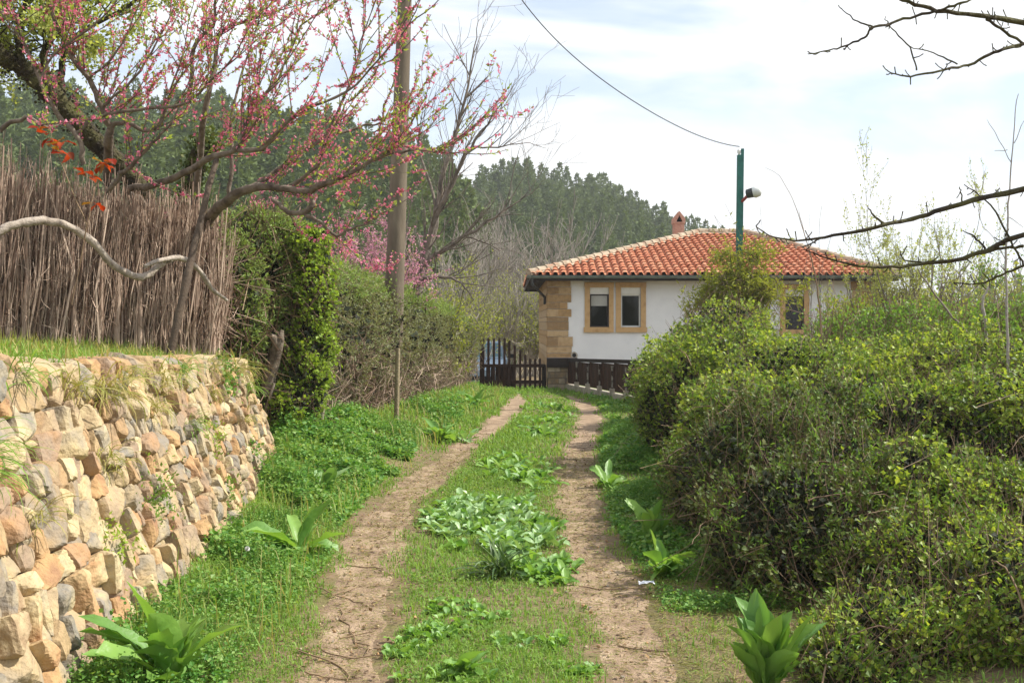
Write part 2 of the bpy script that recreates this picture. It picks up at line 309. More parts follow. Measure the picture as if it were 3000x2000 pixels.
def pine_proto(rng, h=1.0, n=150, broad=.3, lf=.075):
    b = MB()
    zz = rng.uniform(.12, 1, n) ** .9; ang = rng.uniform(0, 6.28, n)
    env = broad * 1.25 * (1 - zz) ** 1.0 * (.75 + .35 * np.sin(ang * 3 + zz * 14)) + .015
    r = env * np.sqrt(rng.uniform(.15, 1, n))
    P = np.stack([np.cos(ang) * r, np.sin(ang) * r, zz], -1); D = np.stack([np.cos(ang), np.sin(ang), rng.uniform(-.1, .9, n)], -1) + rng.normal(size=(n, 3)) * .35
    b.leaves(P, D, lf * rng.uniform(.7, 1.4, n) * (1.15 - .65 * zz), .30, rng, fold=.0)
    b.sticks(np.array([[0, 0, 0.]]), np.array([[0, 0, .95]]), .018, .004, 4)
    b.leaves(np.array([[0, 0, .93]] * 3), np.array([[0, 0, 1.]] * 3) + rng.normal(size=(3, 3)) * .1, .11, .2, rng, fold=0)
    V = np.concatenate(b.v); return V, np.concatenate(b.f[4])
def forest(name, hzf, xr, yr, sp, hr, seed, label, ridge_y, n_leaf=420, matn='pine', keep=None, broad=.21):
    rng = np.random.default_rng(seed); protos = [pine_proto(rng, n=n_leaf, broad=broad) for _ in range(6)]
    x = np.arange(xr[0], xr[1], sp); y = np.arange(yr[0], yr[1], sp); X, Y = np.meshgrid(x, y); X = X.ravel() + rng.uniform(-.6, .6, X.size) * sp; Y = Y.ravel() + rng.uniform(-.6, .6, Y.size) * sp
    Z = hzf(X, Y); b = MB(); k = 0
    for i in range(len(X)):
        if keep is not None and not keep(X[i], Y[i]): continue
        if (HZ - (Z[i] + 8 - EYE) / Y[i] * F) > 860: continue
        V, q = protos[rng.integers(6)]; h = rng.uniform(*hr); a = rng.uniform(0, 6.28); c, s_ = math.cos(a), math.sin(a)
        W = np.stack([V[:, 0] * c - V[:, 1] * s_, V[:, 0] * s_ + V[:, 1] * c, V[:, 2]], -1) * h * np.array([rng.uniform(.85, 1.2)] * 2 + [1])
        b.add(W + np.array([X[i], Y[i], Z[i] - .2]), q); k += 1
    o = b.build(name, M[matn]); tag(o, label, None, kind='stuff'); return o
def rpt(lst, Y, dh): return [((x * 1.27551 - 1500) / F * Y, EYE + (HZ - y * 1.27551) / F * Y - dh) for x, y in lst]
h2 = rpt([(880, 640), (950, 560), (1040, 470), (1100, 410), (1150, 385), (1200, 382), (1300, 408), (1400, 432), (1500, 482), (1600, 526), (1670, 556), (1720, 590), (1760, 680), (1900, 800), (2050, 850)], 215, 8.5)
f2 = hillmesh('hill', h2, 110, 215, 80, M['hill'])
def vis2(x, y): return True
forest('pine_forest', f2, (h2[1][0], h2[-2][0]), (125, 226), 3.0, (6.5, 11.5), 3, 'dense green pine forest covering the hill behind the house', 215, keep=vis2)
h1 = rpt([(-300, 150), (0, 190), (200, 205), (400, 225), (600, 245), (700, 258), (850, 300), (950, 335), (1030, 372), (1065, 430), (1100, 520), (1150, 640), (1200, 720)], 150, 8.5)
f1 = hillmesh('hill', h1, 60, 150, 40, M['hill'])
forest('pine_forest', f1, (-75, h1[-2][0]), (72, 158), 2.9, (6.5, 11), 4, 'dense dark pine forest on the higher hill behind the blossom trees', 150, 420)
# ridge-line pines that stand out as single trees
rng = np.random.default_rng(44)
pr = [pine_proto(rng, n=900, broad=.26, lf=.06) for _ in range(3)]
for k, (sx, sy, hh, lab) in enumerate([(1575, 500, 12, 'tall pine standing highest on the ridge near the chimney'), (1448, 438, 11, 'pointed pine rising above the middle of the ridge'), (1152, 368, 12, 'broad dark pine at the left crest of the forested hill'), (1325, 400, 11, 'pine crown poking up on the ridge right of the bare tree'), (1640, 526, 10, 'small pine on the ridge between chimney and green post'), (1690, 548, 9, 'last pine at the low end of the ridge beside the green post')]):
    Yd = 212; top = dp(sx, sy, Yd); V, q = pr[k % 3]; a = k * 1.3; c, s_ = math.cos(a), math.sin(a)
    bz = top[2] - hh; t = thing('pine_tree', (top[0], Yd, bz), lab, 'pine tree', 'pines on the ridge')
    crown = V[:-0 or None]; W = np.stack([V[:, 0] * c - V[:, 1] * s_, V[:, 0] * s_ + V[:, 1] * c, V[:, 2]], -1) * hh + np.array([top[0], Yd, bz])
    b = MB(); b.add(W, q); b.build('crown', M['pine'], t)
    b = MB(); b.tube([(top[0], Yd, bz - 2), (top[0], Yd, bz + hh * .6)], [.2, .1], 6); b.build('trunk', M['bark'], t)
# far low hills on the right
h3 = rpt([(1500, 735), (1800, 720), (2050, 700), (2200, 690), (2352, 672), (2500, 690), (2700, 720), (3200, 740)], 900, 8)
f3 = hillmesh('hill', h3, 420, 900, 300, M['hill'])
forest('far_woodland', f3, (h3[0][0], h3[-1][0]), (600, 905), 17, (14, 20), 8, 'hazy distant wooded hill low behind the right-hand saplings', 900, 90, 'farwood', broad=.55)

# ------------------------------------------------------------------ house
HY = 32.0
hs = thing('house', (5.9, HY + 4.5, -.4), 'white rendered bungalow with orange clay tile roof and sandstone corners', 'house')
x0, x1, yb = 1.05, 10.7, HY + 9.2
def hx(px): return (px - 1500) / 100.0
def hzz(py): return EYE + (HZ - py) / 100.0
wins = [(1728, 1784, 843, 958), (1819, 1877, 843, 958), (2300, 2355, 849, 965)]
# front wall with real openings
b = MB(); xe = sorted([x0, x1] + [hx(v) for wv in wins for v in wv[:2]]); zlo, zhi = -1.6, 2.95
def wallseg(xa, xb, za, zb): b.box(xa, xb, HY, HY + .3, za, zb)
for i in range(len(xe) - 1):
    xa, xb = xe[i], xe[i + 1]; hit = None
    for wv in wins:
        if abs(hx(wv[0]) - xa) < 1e-6: hit = wv
    if hit: wallseg(xa, xb, zlo, hzz(hit[3])); wallseg(xa, xb, hzz(hit[2]), zhi)
    else: wallseg(xa, xb, zlo, zhi)
b.box(x0, x0 + .3, HY + .3, yb, zlo, zhi); b.box(x1 - .3, x1, HY + .3, yb, zlo, zhi); b.box(x0 + .3, x1 - .3, yb - .3, yb, zlo, zhi)
b.box(x0 + .3, x1 - .3, HY + .3, yb - .3, .0, .1)
b.build('wall', M['render'], hs)
b = MB(); b.box(x0 + .3, x1 - .3, HY + 2.2, HY + 2.3, .1, 2.9); b.build('inner_wall', M['frame_dark'], hs)
# quoins
rng = np.random.default_rng(9)
for side in (0, 1):
    b = MB(); z = -1.0
    while z < 2.92:
        h = rng.uniform(.13, .30); ztop = min(z + h, 2.94); wdt = rng.uniform(.56, .78)
        if rng.random() < .65 and h > .16:
            s1 = wdt * rng.uniform(.35, .65); ws = [(0, s1), (s1 + .012, wdt)]
        else: ws = [(0, wdt)]
        for a, c in ws:
            pr_ = rng.uniform(.015, .045)
            if side == 0: b.box(x0 - .012 + a, x0 + c, HY - pr_, HY + .1, z + .006, ztop - .006)
            else: b.box(x1 - c, x1 + .012 - a, HY - pr_, HY + .1, z + .006, ztop - .006)
        sx = (x0 - .035, x0 + .1) if side == 0 else (x1 - .1, x1 + .035)
        b.box(sx[0], sx[1], HY + .102, (yb if side == 0 else HY + rng.uniform(.5, .8)), z + .006, ztop - .006)
        z = ztop
        if ztop > 2.93: break
    b.build('corner_stones', M['quoin'], hs)
# windows
for i, (a, c, t_, bt) in enumerate(wins):
    xa, xb, zt, zb = hx(a), hx(c), hzz(t_), hzz(bt)
    fr = MB(); q = .045; zs = zt - .185
    yf0, yf1 = HY + .08, HY + .13
    fr.box(xa, xa + q, yf0, yf1, zb, zs); fr.box(xb - q, xb, yf0, yf1, zb, zs); fr.box(xa + q, xb - q, yf0, yf1, zb, zb + q); fr.box(xa + q, xb - q, yf0, yf1, zs - q, zs)
    wn = fr.build('window', M['whitepaint'] if i == 1 else M['frame_dark'], hs)
    if i == 1: tag(wn, 'middle window with white frame')
    if i == 0: tag(wn, 'left window with dark frame and half-lowered blind')
    p = MB(); p.box(xa + q, xb - q, yf0 + .02, yf0 + .03, zb + q, zs - q); attach(p.build('pane', M['glass']), wn)
    p = MB(); p.box(xa, xb, HY + .02, HY + .16, zs + .002, zt); attach(p.build('shutter_box', M['whitepaint']), wn)
    if i == 0:
        p = MB(); nb = 10
        for k in range(nb):
            za = zs - q - .30 + k * .03; p.box(xa + q, xb - q, yf0 + .004, yf0 + .012, za + .003, za + .03)
        attach(p.build('blind', M['blind']), wn)
    # stone surround
    s_ = MB(); e = .15
    left = xa - e; right = xb + e
    if i == 0: right = xb + .135
    if i == 1: left = xa - .15
    s_.box(left, xa, HY - .04, HY + .07, zb, zt + .01); s_.box(xb, right, HY - .04, HY + .07, zb, zt + .01)
    s_.box(left - .01, right + .01, HY - .045, HY + .07, zt + .01, zt + .16); s_.box(left - .03 * (i != 1), right + .03 * (i != 0), HY - .07, HY + .08, zb - .15, zb)
    s_.build('window_surround', M['sill'], hs)
# vent and gutter, downpipe
b = MB(); a = np.linspace(0, 2 * math.pi, 17)[:-1]
vx, vz = hx(1682), hzz(1040)
b.prism([(vx + .10 * math.cos(t), vz + .10 * math.sin(t)) for t in a], 'y', HY - .05, HY); v = b.build('vent_pipe', M['concrete'], hs)
b = MB(); b.prism([(vx + .06 * math.cos(t), vz + .06 * math.sin(t)) for t in a], 'y', HY - .06, HY - .052); attach(b.build('vent_opening', M['rubber']), v)
ex0, ex1, ey0, ey1 = .47, 11.12, HY - .6, yb + .6; ez = 3.02; rz = 4.62; rx0, rx1, ry = 6.25, 7.75, HY + 4.55
b = MB(); gp = [(ey0 - .14 + .07 * (1 - math.cos(t)) , ez - .02 - .09 * math.sin(t)) for t in np.linspace(0, math.pi, 8)]; gp2 = [(u, v_ + .012) for u, v_ in gp[::-1]]
b.prism(gp + [(gp[-1][0] - .01, gp[-1][1] + .005)] + [(ey0 - .13 + .06 * (1 - math.cos(t)), ez - .02 - .075 * math.sin(t)) for t in np.linspace(math.pi, 0, 8)], 'x', ex0 - .05, ex1 + .05)
b.build('gutter', M['gutter'], hs)
b = MB(); b.tube([(ex0 + .1, ey0 - .06, ez - .1), (ex0 + .12, ey0 - .05, ez - .28), (x0 - .08, HY + .25, ez - .62), (x0 - .08, HY + .5, ez - .8)], .04, 8); b.build('downpipe', M['darkmetal'], hs)
b = MB(); b.box(ex0, ex1, ey0, ey0 + .03, ez - .17, ez - .02); b.box(ex0, ex0 + .03, ey0 + .031, ey1, ez - .17, ez - .02); b.box(ex1 - .03, ex1, ey0 + .031, ey1, ez - .17, ez - .02); b.box(ex0, ex1, ey1 + .001, ey1 + .03, ez - .17, ez - .02)
b.box(ex0 + .031, ex1 - .031, ey0 + .031, ey1 - .002, ez - .10, ez - .07)
b.build('soffit', M['soffit'], hs)
roof = thing('roof', (6, HY + 4.5, ez), None, None); attach(roof, hs); del_keys = None
# underlay
b = MB(); c4 = [(ex0, ey0, ez - .015), (ex1, ey0, ez - .015), (ex1, ey1, ez - .015), (ex0, ey1, ez - .015)]; r2 = [(rx0, ry, rz - .015), (rx1, ry, rz - .015)]
b.add(c4 + r2, [(0, 1, 5, 4), (2, 3, 4, 5)]); b.add(c4 + r2, [(1, 2, 5), (3, 0, 4)]); attach(b.build('roof_deck', M['soffit']), roof)
# barrel tiles, plane by plane
def tileplane(o, u, v, ulen, inside, pitch=.223, row=.31):
    o, u, v = map(lambda q: np.array(q, float), (o, u, v)); n = np.cross(u, v); n /= np.linalg.norm(n)
    if n[2] < 0: n = -n
    b = MB(); rg = np.random.default_rng(3); nc = int(ulen / pitch); vl = inside[1]
    ths = np.linspace(0, math.pi, 7)
    for c in range(nc):
        uc = (c + .5) * pitch
        for r_ in range(int(vl / row) + 1):
            vc = r_ * row
            if not inside[0](uc, vc + row * .4): continue
            j = rg.normal(size=3) * .004; L = row * 1.12
            # cover tile
            pts = []
            for (vv, rad, lift) in ((vc - .02, .088, .052), (vc + L, .07, .028)):
                for t in ths: pts.append(o + u * (uc + j[0] + rad * math.cos(t)) + v * vv + n * (lift + rad * .8 * math.sin(t) - .02 + j[1]))
            k = 7; pts = np.array(pts); b.add(pts, [(i, i + 1, k + i + 1, k + i) for i in range(6)])
            # thickness lip at the lower edge
            lip = np.concatenate([pts[:7], pts[:7] - n * .014 + v * .004]); b.add(lip, [(i, i + 1, 7 + i + 1, 7 + i) for i in range(6)])
            # pan tile
            pts = []
            for (vv, lift) in ((vc - .035, .022), (vc + L, .004)):
                for t in ths[1:-1]: pts.append(o + u * (uc + pitch / 2 + .075 * math.cos(t)) + v * vv + n * (lift + .03 - .045 * math.sin(t)))
            b.add(pts, [(i, i + 1, 5 + i + 1, 5 + i) for i in range(4)])
    return b
sl_len = math.hypot(ry - ey0, rz - ez); vf = np.array([0, ry - ey0, rz - ez]) / sl_len
def ins_front(u_, v_):
    t = v_ / sl_len
    return t < 1.0 and (rx0 - ex0) * t - .05 < u_ < (ex1 - ex0) - (ex1 - rx1) * t + .05
b = tileplane((ex0, ey0 - .03, ez), (1, 0, 0), vf, ex1 - ex0, (ins_front, sl_len)); attach(b.build('tiles', M['tile'], sm=False), roof)
ll = math.hypot(rx0 - ex0, rz - ez); vl_ = np.array([rx0 - ex0, 0, rz - ez]) / ll
def ins_l(u_, v_): t = v_ / ll; return t < 1 and (ry - ey0) * t < u_ < (ey1 - ey0) - (ey1 - ry) * t
b = tileplane((ex0, ey0, ez), (0, 1, 0), vl_, ey1 - ey0, (ins_l, ll)); attach(b.build('tiles', M['tile']), roof)
lr_ = math.hypot(ex1 - rx1, rz - ez); vr_ = np.array([rx1 - ex1, 0, rz - ez]) / lr_
def ins_r(u_, v_): t = v_ / lr_; return t < 1 and (ry - ey0) * t < u_ < (ey1 - ey0) - (ey1 - ry) * t
b = tileplane((ex1, ey0, ez), (0, 1, 0), vr_, ey1 - ey0, (ins_r, lr_)); attach(b.build('tiles', M['tile']), roof)
# ridge and hip tiles, mortared
def ridge(a, c):
    a, c = np.array(a, float), np.array(c, float); d = c - a; L = np.linalg.norm(d); d /= L; n = int(L / .34); bt = MB()
    for i in range(n + 1):
        p = a + d * i * .34; q = a + d * min((i * .34 + .38), L + .1)
        bt.tube([p + [0, 0, .035], q + [0, 0, .02]], [.115, .095], 8)
    bm = MB(); s_ = np.cross(d, [0, 0, 1]); s_ /= np.linalg.norm(s_)
    tt = np.linspace(0, L, 40)
    for t0, t1 in zip(tt[:-1], tt[1:]):
        p, q = a + d * t0, a + d * t1; w0 = .15 + .03 * math.sin(t0 * 9)
        bm.add([p - s_ * w0 - [0, 0, .03], q - s_ * w0 - [0, 0, .03], q + [0, 0, .08], p + [0, 0, .08], p + s_ * w0 - [0, 0, .03], q + s_ * w0 - [0, 0, .03]], [(0, 1, 2, 3), (3, 2, 5, 4)])
    attach(bt.build('ridge_tiles', M['mortar']), roof); attach(bm.build('ridge_mortar', M['mortar']), roof)
ridge((ex0, ey0, ez + .03), (rx0, ry, rz + .05)); ridge((rx0, ry, rz + .05), (rx1, ry, rz + .05)); ridge((ex1, ey0, ez + .03), (rx1, ry, rz + .05)); ridge((ex0, ey1, ez + .03), (rx0, ry, rz + .05)); ridge((ex1, ey1, ez + .03), (rx1, ry, rz + .05))
# chimney
cx0, cx1, cy0, cy1 = 5.50, 5.84, 37.0, 37.45; ct = EYE + (950 - 652) / F * 37
ch = MB(); ch.box(cx0, cx1, cy0, cy1, 3.9, ct); cho = ch.build('chimney', M['chimney']); attach(cho, roof)
p = MB(); cm = (cx0 + cx1) / 2
zc0 = ct - .03; hw = .20
outer = [(cm - hw, zc0), (cm - hw, zc0 + .17), (cm, zc0 + .42), (cm + hw, zc0 + .17), (cm + hw, zc0)]
inn = [(cm - .10, zc0 + .05), (cm - .09, zc0 + .10), (cm, zc0 + .28), (cm + .09, zc0 + .10), (cm + .10, zc0 + .05)]
for i in range(5):
    j = (i + 1) % 5; p.prism([outer[i], outer[j], inn[j], inn[i]], 'y', cy0 - .03, cy1 + .03)
bk = MB(); bk.box(cm - .1, cm + .1, cy0 + .2, cy1 - .05, zc0 + .05, zc0 + .3); attach(bk.build('flue_shade_fill', M['rubber']), roof)  # dark filler block, stands in for the shade inside the cap opening
p.build('chimney_cap', M['chimney'], None); attach(bpy.context.scene.collection.objects[-1], roof)

# ------------------------------------------------------------------ gate, pillar, panel fence
GY = 27.0
def gp_(px, py): return at(px, py, GY)
gt = thing('picket_gate', gp_(1510, 1140), 'dark brown wooden picket gate with a stepped top across the track', 'gate')
tops = [(1416, 992), (1431, 989), (1447, 989), (1463, 989), (1478, 989), (1492, 996), (1508, 1010), (1524, 1023), (1539, 1037), (1553, 1049), (1568, 1049), (1582, 1049)]
for px, ty in tops:
    b = MB(); xa = (px - 1500) / F * GY; zt = EYE - (ty - HZ) / F * GY; z0 = .03
    b.prism([(xa - .03, z0), (xa + .03, z0), (xa + .03, zt - .03), (xa, zt), (xa - .03, zt - .03)], 'y', GY, GY + .022); b.build('picket', M['timber'], gt)
for zc in (.18, EYE - (1071 - HZ) / F * GY):
    b = MB(); b.box((1405 - 1500) / F * GY, (1597 - 1500) / F * GY, GY + .024, GY + .07, zc - .04, zc + .04); b.build('rail', M['timber'], gt)
b = MB(); xa = (1594 - 1500) / F * GY; b.box(xa - .05, xa + .05, GY - .03, GY + .08, -.05, .6); b.build('gate_post', M['soffit'], gt)
b = MB(); xa = (1411 - 1500) / F * GY; b.box(xa - .05, xa + .03, GY + .072, GY + .16, -.05, 1.22); b.build('gate_post', M['timber'], gt)
b = MB()
for k in range(6):
    xk = (1424 - 1500) / F * GY + k * .115; b.box(xk, xk + .105, GY + .074, GY + .094, .05, .56)
b.build('lower_boards', M['timber'], gt)
# stone pillar
def rubble(b, x0_, x1_, y0_, y1_, z0_, z1_, rg, sz=.14):
    z = z0_
    while z < z1_ - .02:
        h = min(rg.uniform(.7, 1.3) * sz, z1_ - z)
        for (a0, a1, fixed, ax) in ((x0_, x1_, y0_, 'f'), (y0_, y1_, x1_, 'r'), (y0_, y1_, x0_, 'l')):
            t = a0
            while t < a1 - .02:
                w_ = min(rg.uniform(.8, 2.0) * sz, a1 - t); pr_ = rg.uniform(.005, .03)
                if ax == 'f': b.box(t + .005, t + w_ - .005, fixed - pr_, fixed + .05, z + .005, z + h - .005)
                elif ax == 'r': b.box(fixed - .05, fixed + pr_, t + .055, t + w_ - .005, z + .005, z + h - .005)
                else: b.box(fixed - pr_, fixed + .05, t + .055, t + w_ - .005, z + .005, z + h - .005)
                t += w_
        z += h
rng = np.random.default_rng(12)
pl = thing('stone_pillar', (1.05, 26.9, -.1), 'rough stone gate pillar capped by a dark beam beside the pickets', 'pillar')
b = MB(); b.box(.90, 1.34, 26.75, 27.15, -.2, .55); b.build('core', M['rough'], pl)
b = MB(); rubble(b, .88, 1.36, 26.72, 27.17, -.2, .55, rng); b.build('facing_stones', M['rough'], pl)
b = MB(); b.box(.86, 1.6, 26.66, 27.2, .552, .78); b.build('cap_beam', M['soffit'], pl)
# panel fence stepping towards the viewer
A = np.array([1.38, 26.75]); B = np.array([2.78, 20.6]); pf = thing('panel_fence', (A[0], A[1], 0), 'dark brown board fence on a low concrete kerb in front of the house', 'fence')
nb = 7; top_a, top_b = .69, .84
b = MB(); b.obox(A, B, .09, -.25, .14, -.25, .14); b.build('concrete_kerb', M['concrete'], pf)
dirv = (B - A) / np.linalg.norm(B - A); nrm = np.array([dirv[1], -dirv[0]])
if nrm[0] > 0: nrm = -nrm
for k in range(nb):
    p0 = A + (B - A) * k / nb; p1 = A + (B - A) * (k + 1) / nb
    b = MB(); za = top_a + (top_b - top_a) * k / nb; m_ = 9
    for j in range(m_):
        q0 = p0 + (p1 - p0) * (j + .04) / m_; q1 = p0 + (p1 - p0) * (j + .96) / m_
        b.obox(q0 + nrm * (.003 if j % 2 else 0), q1 + nrm * (.003 if j % 2 else 0), .012, .17, za, .17, za)
    b.build('board_panel', M['timber'], pf)
    pp = p1 + nrm * .05
    b = MB(); b.box(pp[0] - .055, pp[0] + .055, pp[1] - .055, pp[1] + .055, -.2, .24)
    po = b.build('post', M['concrete'], pf); b = MB()
    b.tube([(pp[0], pp[1], .24), (pp[0], pp[1], .3), (pp[0], pp[1], .34), (pp[0], pp[1], .5), (pp[0], pp[1], .66), (pp[0], pp[1], .72)], [.026, .016, .022, .018, .022, .03], 8)
    attach(b.build('baluster', M['baluster']), po)
b = MB(); b.obox(A, B, .035, top_a, top_a + .08, top_b, top_b + .08); b.build('top_rail', M['soffit'], pf)

# ------------------------------------------------------------------ car behind the gate
CY = 32.6; cz = -.42; cxm = -.92
car = thing('parked_car', (cxm, CY + 2, cz), 'pale blue-silver hatchback parked nose-on behind the picket gate', 'car')
def loft(b, secs):   # secs: list of (y, [(x,z)...]) profiles with equal counts
    n = len(secs[0][1]); V = [(x, y, z) for y, pr_ in secs for x, z in pr_]
    b.add(V, [(i * n + j, i * n + (j + 1) % n, (i + 1) * n + (j + 1) % n, (i + 1) * n + j) for i in range(len(secs) - 1) for j in range(n)])
    b.add(V[:n], [tuple(range(n))[::-1]]); b.add(V[-n:], [tuple(range(n))])
def sec(hw_b, hw_t, zb, zt): return [(cxm - hw_b, cz + zb), (cxm - hw_b - .02, cz + (zb + zt) / 2), (cxm - hw_t, cz + zt - .05), (cxm - hw_t + .12, cz + zt), (cxm + hw_t - .12, cz + zt), (cxm + hw_t, cz + zt - .05), (cxm + hw_b + .02, cz + (zb + zt) / 2), (cxm + hw_b, cz + zb)]
b = MB(); loft(b, [(CY, sec(.70, .68, .3, .66)), (CY + .12, sec(.80, .76, .22, .78)), (CY + .9, sec(.82, .78, .2, .94)), (CY + 1.1, sec(.82, .80, .2, .97)), (CY + 3.3, sec(.82, .80, .2, .99)), (CY + 3.8, sec(.78, .76, .25, .95)), (CY + 3.95, sec(.72, .70, .3, .8))]); body = b.build('body', M['car'], car)
b = MB(); loft(b, [(CY + 1.05, sec(.74, .72, .9, .99)), (CY + 1.75, sec(.68, .60, .9, 1.48)), (CY + 2.6, sec(.68, .60, .9, 1.50)), (CY + 3.3, sec(.68, .60, .9, 1.44)), (CY + 3.75, sec(.72, .66, .9, 1.0))]); b.build('cabin', M['car'], car)
b = MB(); b.add([(cxm - .62, CY + 1.09, cz + 1.02), (cxm + .62, CY + 1.09, cz + 1.02), (cxm + .54, CY + 1.66, cz + 1.44), (cxm - .54, CY + 1.66, cz + 1.44), (cxm - .62, CY + 1.12, cz + 1.01), (cxm + .62, CY + 1.12, cz + 1.01), (cxm + .54, CY + 1.70, cz + 1.43), (cxm - .54, CY + 1.70, cz + 1.43)], [(0, 1, 2, 3), (4, 7, 6, 5), (0, 4, 5, 1), (3, 2, 6, 7)]); b.build('windscreen', M['carglass'], car)
for s_ in (-1, 1):
    b = MB(); b.box(cxm + s_ * .52 - .13, cxm + s_ * .52 + .13, CY - .015, CY + .05, cz + .52, cz + .64); b.build('headlight', M['lampglass'], car)
    b = MB(); xm = cxm + s_ * .93; b.box(xm - .08, xm + .08, CY + 1.35, CY + 1.45, cz + .98, cz + 1.10); b.box(xm - s_ * .16 - .04, xm - s_ * .05, CY + 1.38, CY + 1.42, cz + .99, cz + 1.02) if s_ > 0 else b.box(xm + .05, xm + .16, CY + 1.38, CY + 1.42, cz + .99, cz + 1.02); b.build('mirror', M['rubber'], car)
    for yy in (.75, 3.1):
        b = MB(); a = np.linspace(0, 2 * math.pi, 21)[:-1]
        b.prism([(CY + yy + .3 * math.cos(t), cz + .3 + .3 * math.sin(t)) for t in a], 'x', cxm + s_ * .66 - .09 + .09 * s_, cxm + s_ * .66 + .09 + .09 * s_); wh = b.build('wheel', M['rubber'], car)
b = MB(); b.box(cxm - .35, cxm + .35, CY - .02, CY + .04, cz + .36, cz + .48); b.build('grille', M['rubber'], car)

# ------------------------------------------------------------------ poles, lamp and cable
pz = lambda z: -1.93 + (z - 2.35) * .0357
up = thing('utility_pole', (pz(.4), 18, .3), 'tall tapered concrete utility pole rising out of the long hedge', 'pole')
b = MB(); zz = np.linspace(.3, 9.4, 14); b.tube([(pz(z), 18, z) for z in zz], .176 - (zz - .3) * .0095, 20); b.build('shaft', M['concretepole'], up, sm=True)
b = MB(); b.box(pz(9) - .4, pz(9) + .4, 17.82, 17.88, 9.0, 9.1); b.build('crossarm', M['darkmetal'], up)
gpX = lambda z: 5.0 * 0 + (2166 - 1500) / F * 21 + (z - 3) * .012
gpo = thing('lamp_post', (gpX(0), 21, 0), 'slim dark green steel lamp post in front of the tiled roof', 'street lamp')
ztp = at(0, 436, 21)[2]
b = MB(); V = []
for z in (.0, ztp - .12): 
    x = gpX(z); V += [(x - .06, 20.95, z), (x + .01, 20.95, z), (x + .01, 21.05, z), (x - .06, 21.05, z)]
b.add(V, [(0, 1, 5, 4), (1, 2, 6, 5), (2, 3, 7, 6), (3, 0, 4, 7), (4, 5, 6, 7)])
V = []
for z in (.0, ztp):
    x = gpX(z); V += [(x + .012, 20.97, z), (x + .062, 20.97, z), (x + .062, 21.03, z), (x + .012, 21.03, z)]
b.add(V, [(0, 1, 5, 4), (1, 2, 6, 5), (2, 3, 7, 6), (3, 0, 4, 7), (4, 5, 6, 7)]); b.build('post', M['greenpaint'], gpo)
b = MB(); x = gpX(ztp); b.tube([(x - .03, 21, ztp - .12), (x - .03, 21, ztp - .07), (x - .03, 21, ztp - .03), (x - .03, 21, ztp)], [.012, .035, .035, .015], 8); b.build('insulator', M['whitepaint'], gpo)
b = MB(); p0 = at(2172, 592, 21); p1 = at(2198, 566, 20.8); b.tube([p0, p1], .03, 8); b.build('bracket', M['redpaint'], gpo)
lh = thing('lamp_head', at(2205, 563, 20.8), None, None); attach(lh, gpo)
q0 = at(2186, 569, 20.8); q1 = at(2206, 564, 20.75); q2 = at(2230, 558, 20.7)
b = MB(); b.tube([q0, q0 + (q1 - q0) * .1, q1], [.055, .085, .095], 12); attach(b.build('housing', M['darkmetal'], sm=False), lh)
b = MB(); b.tube([q1, q1 + (q2 - q1) * .25, q1 + (q2 - q1) * .8, q2], [.1, .115, .1, .05], 12); attach(b.build('lamp_cover', M['lampglass'], sm=True), lh)
cb = [(1118, -130), (1195, 0), (1300, 108), (1420, 213), (1540, 282), (1640, 322), (1699, 338)]
tt = np.linspace(0, 1, len(cb)); xs_ = np.interp(np.linspace(0, 1, 60), tt, [c[0] for c in cb])
px_ = np.array([c[0] for c in cb]) * 1.27551; py_ = np.array([c[1] for c in cb]) * 1.27551
co_ = np.polyfit(px_, py_, 4); xx = np.linspace(1500, 2166, 50); pts = [at(x, np.polyval(co_, x), 18 + (x - 1190) / 976 * 3) for x in xx]
top = np.array([pz(9), 17.9, 9.05]); pts = [top + (np.array(pts[0]) - top) * t + np.array([0, 0, -.25 * math.sin(math.pi * t)]) for t in np.linspace(0, .97, 12)] + pts
cbo = MB(); cbo.tube(pts, .010, 5); tag(cbo.build('overhead_cable', M['wire']), 'thin dark cable sagging across the sky to the green lamp post', 'cable')

# ------------------------------------------------------------------ stone wall
rng = np.random.default_rng(21)
def ico(sub):
    import bmesh
    bm = bmesh.new(); bmesh.ops.create_icosphere(bm, subdivisions=sub, radius=1); V = np.array([v.co[:] for v in bm.verts]); Fc = np.array([[v.index for v in f.verts] for f in bm.faces]); bm.free(); return V, Fc
ICO = {2: ico(2), 3: ico(3), 4: ico(4)}
def rock(b, c, ax, size, rg, lev=3):     # ax: 3x3 rows = local axes
    V, Fc = ICO[lev]
    pn = np.concatenate([np.eye(3), -np.eye(3), rg.normal(size=(7, 3))]); pn /= np.linalg.norm(pn, axis=1)[:, None]
    dd = np.concatenate([np.ones(6) * rg.uniform(.86, 1.0, 6), rg.uniform(.8, 1.15, 7)])
    dots = np.maximum(V @ pn.T, 1e-3) / dd; p = 26
    r_ = (dots ** p).sum(1) ** (-1 / p)
    W = V * r_[:, None]; W = W * (1 + noise(W + rg.uniform(0, 50, 3), 2.2, 3)[:, None] * .05)
    W = W * np.array(size)[None] * .54
    b.add(W @ ax + c, Fc)
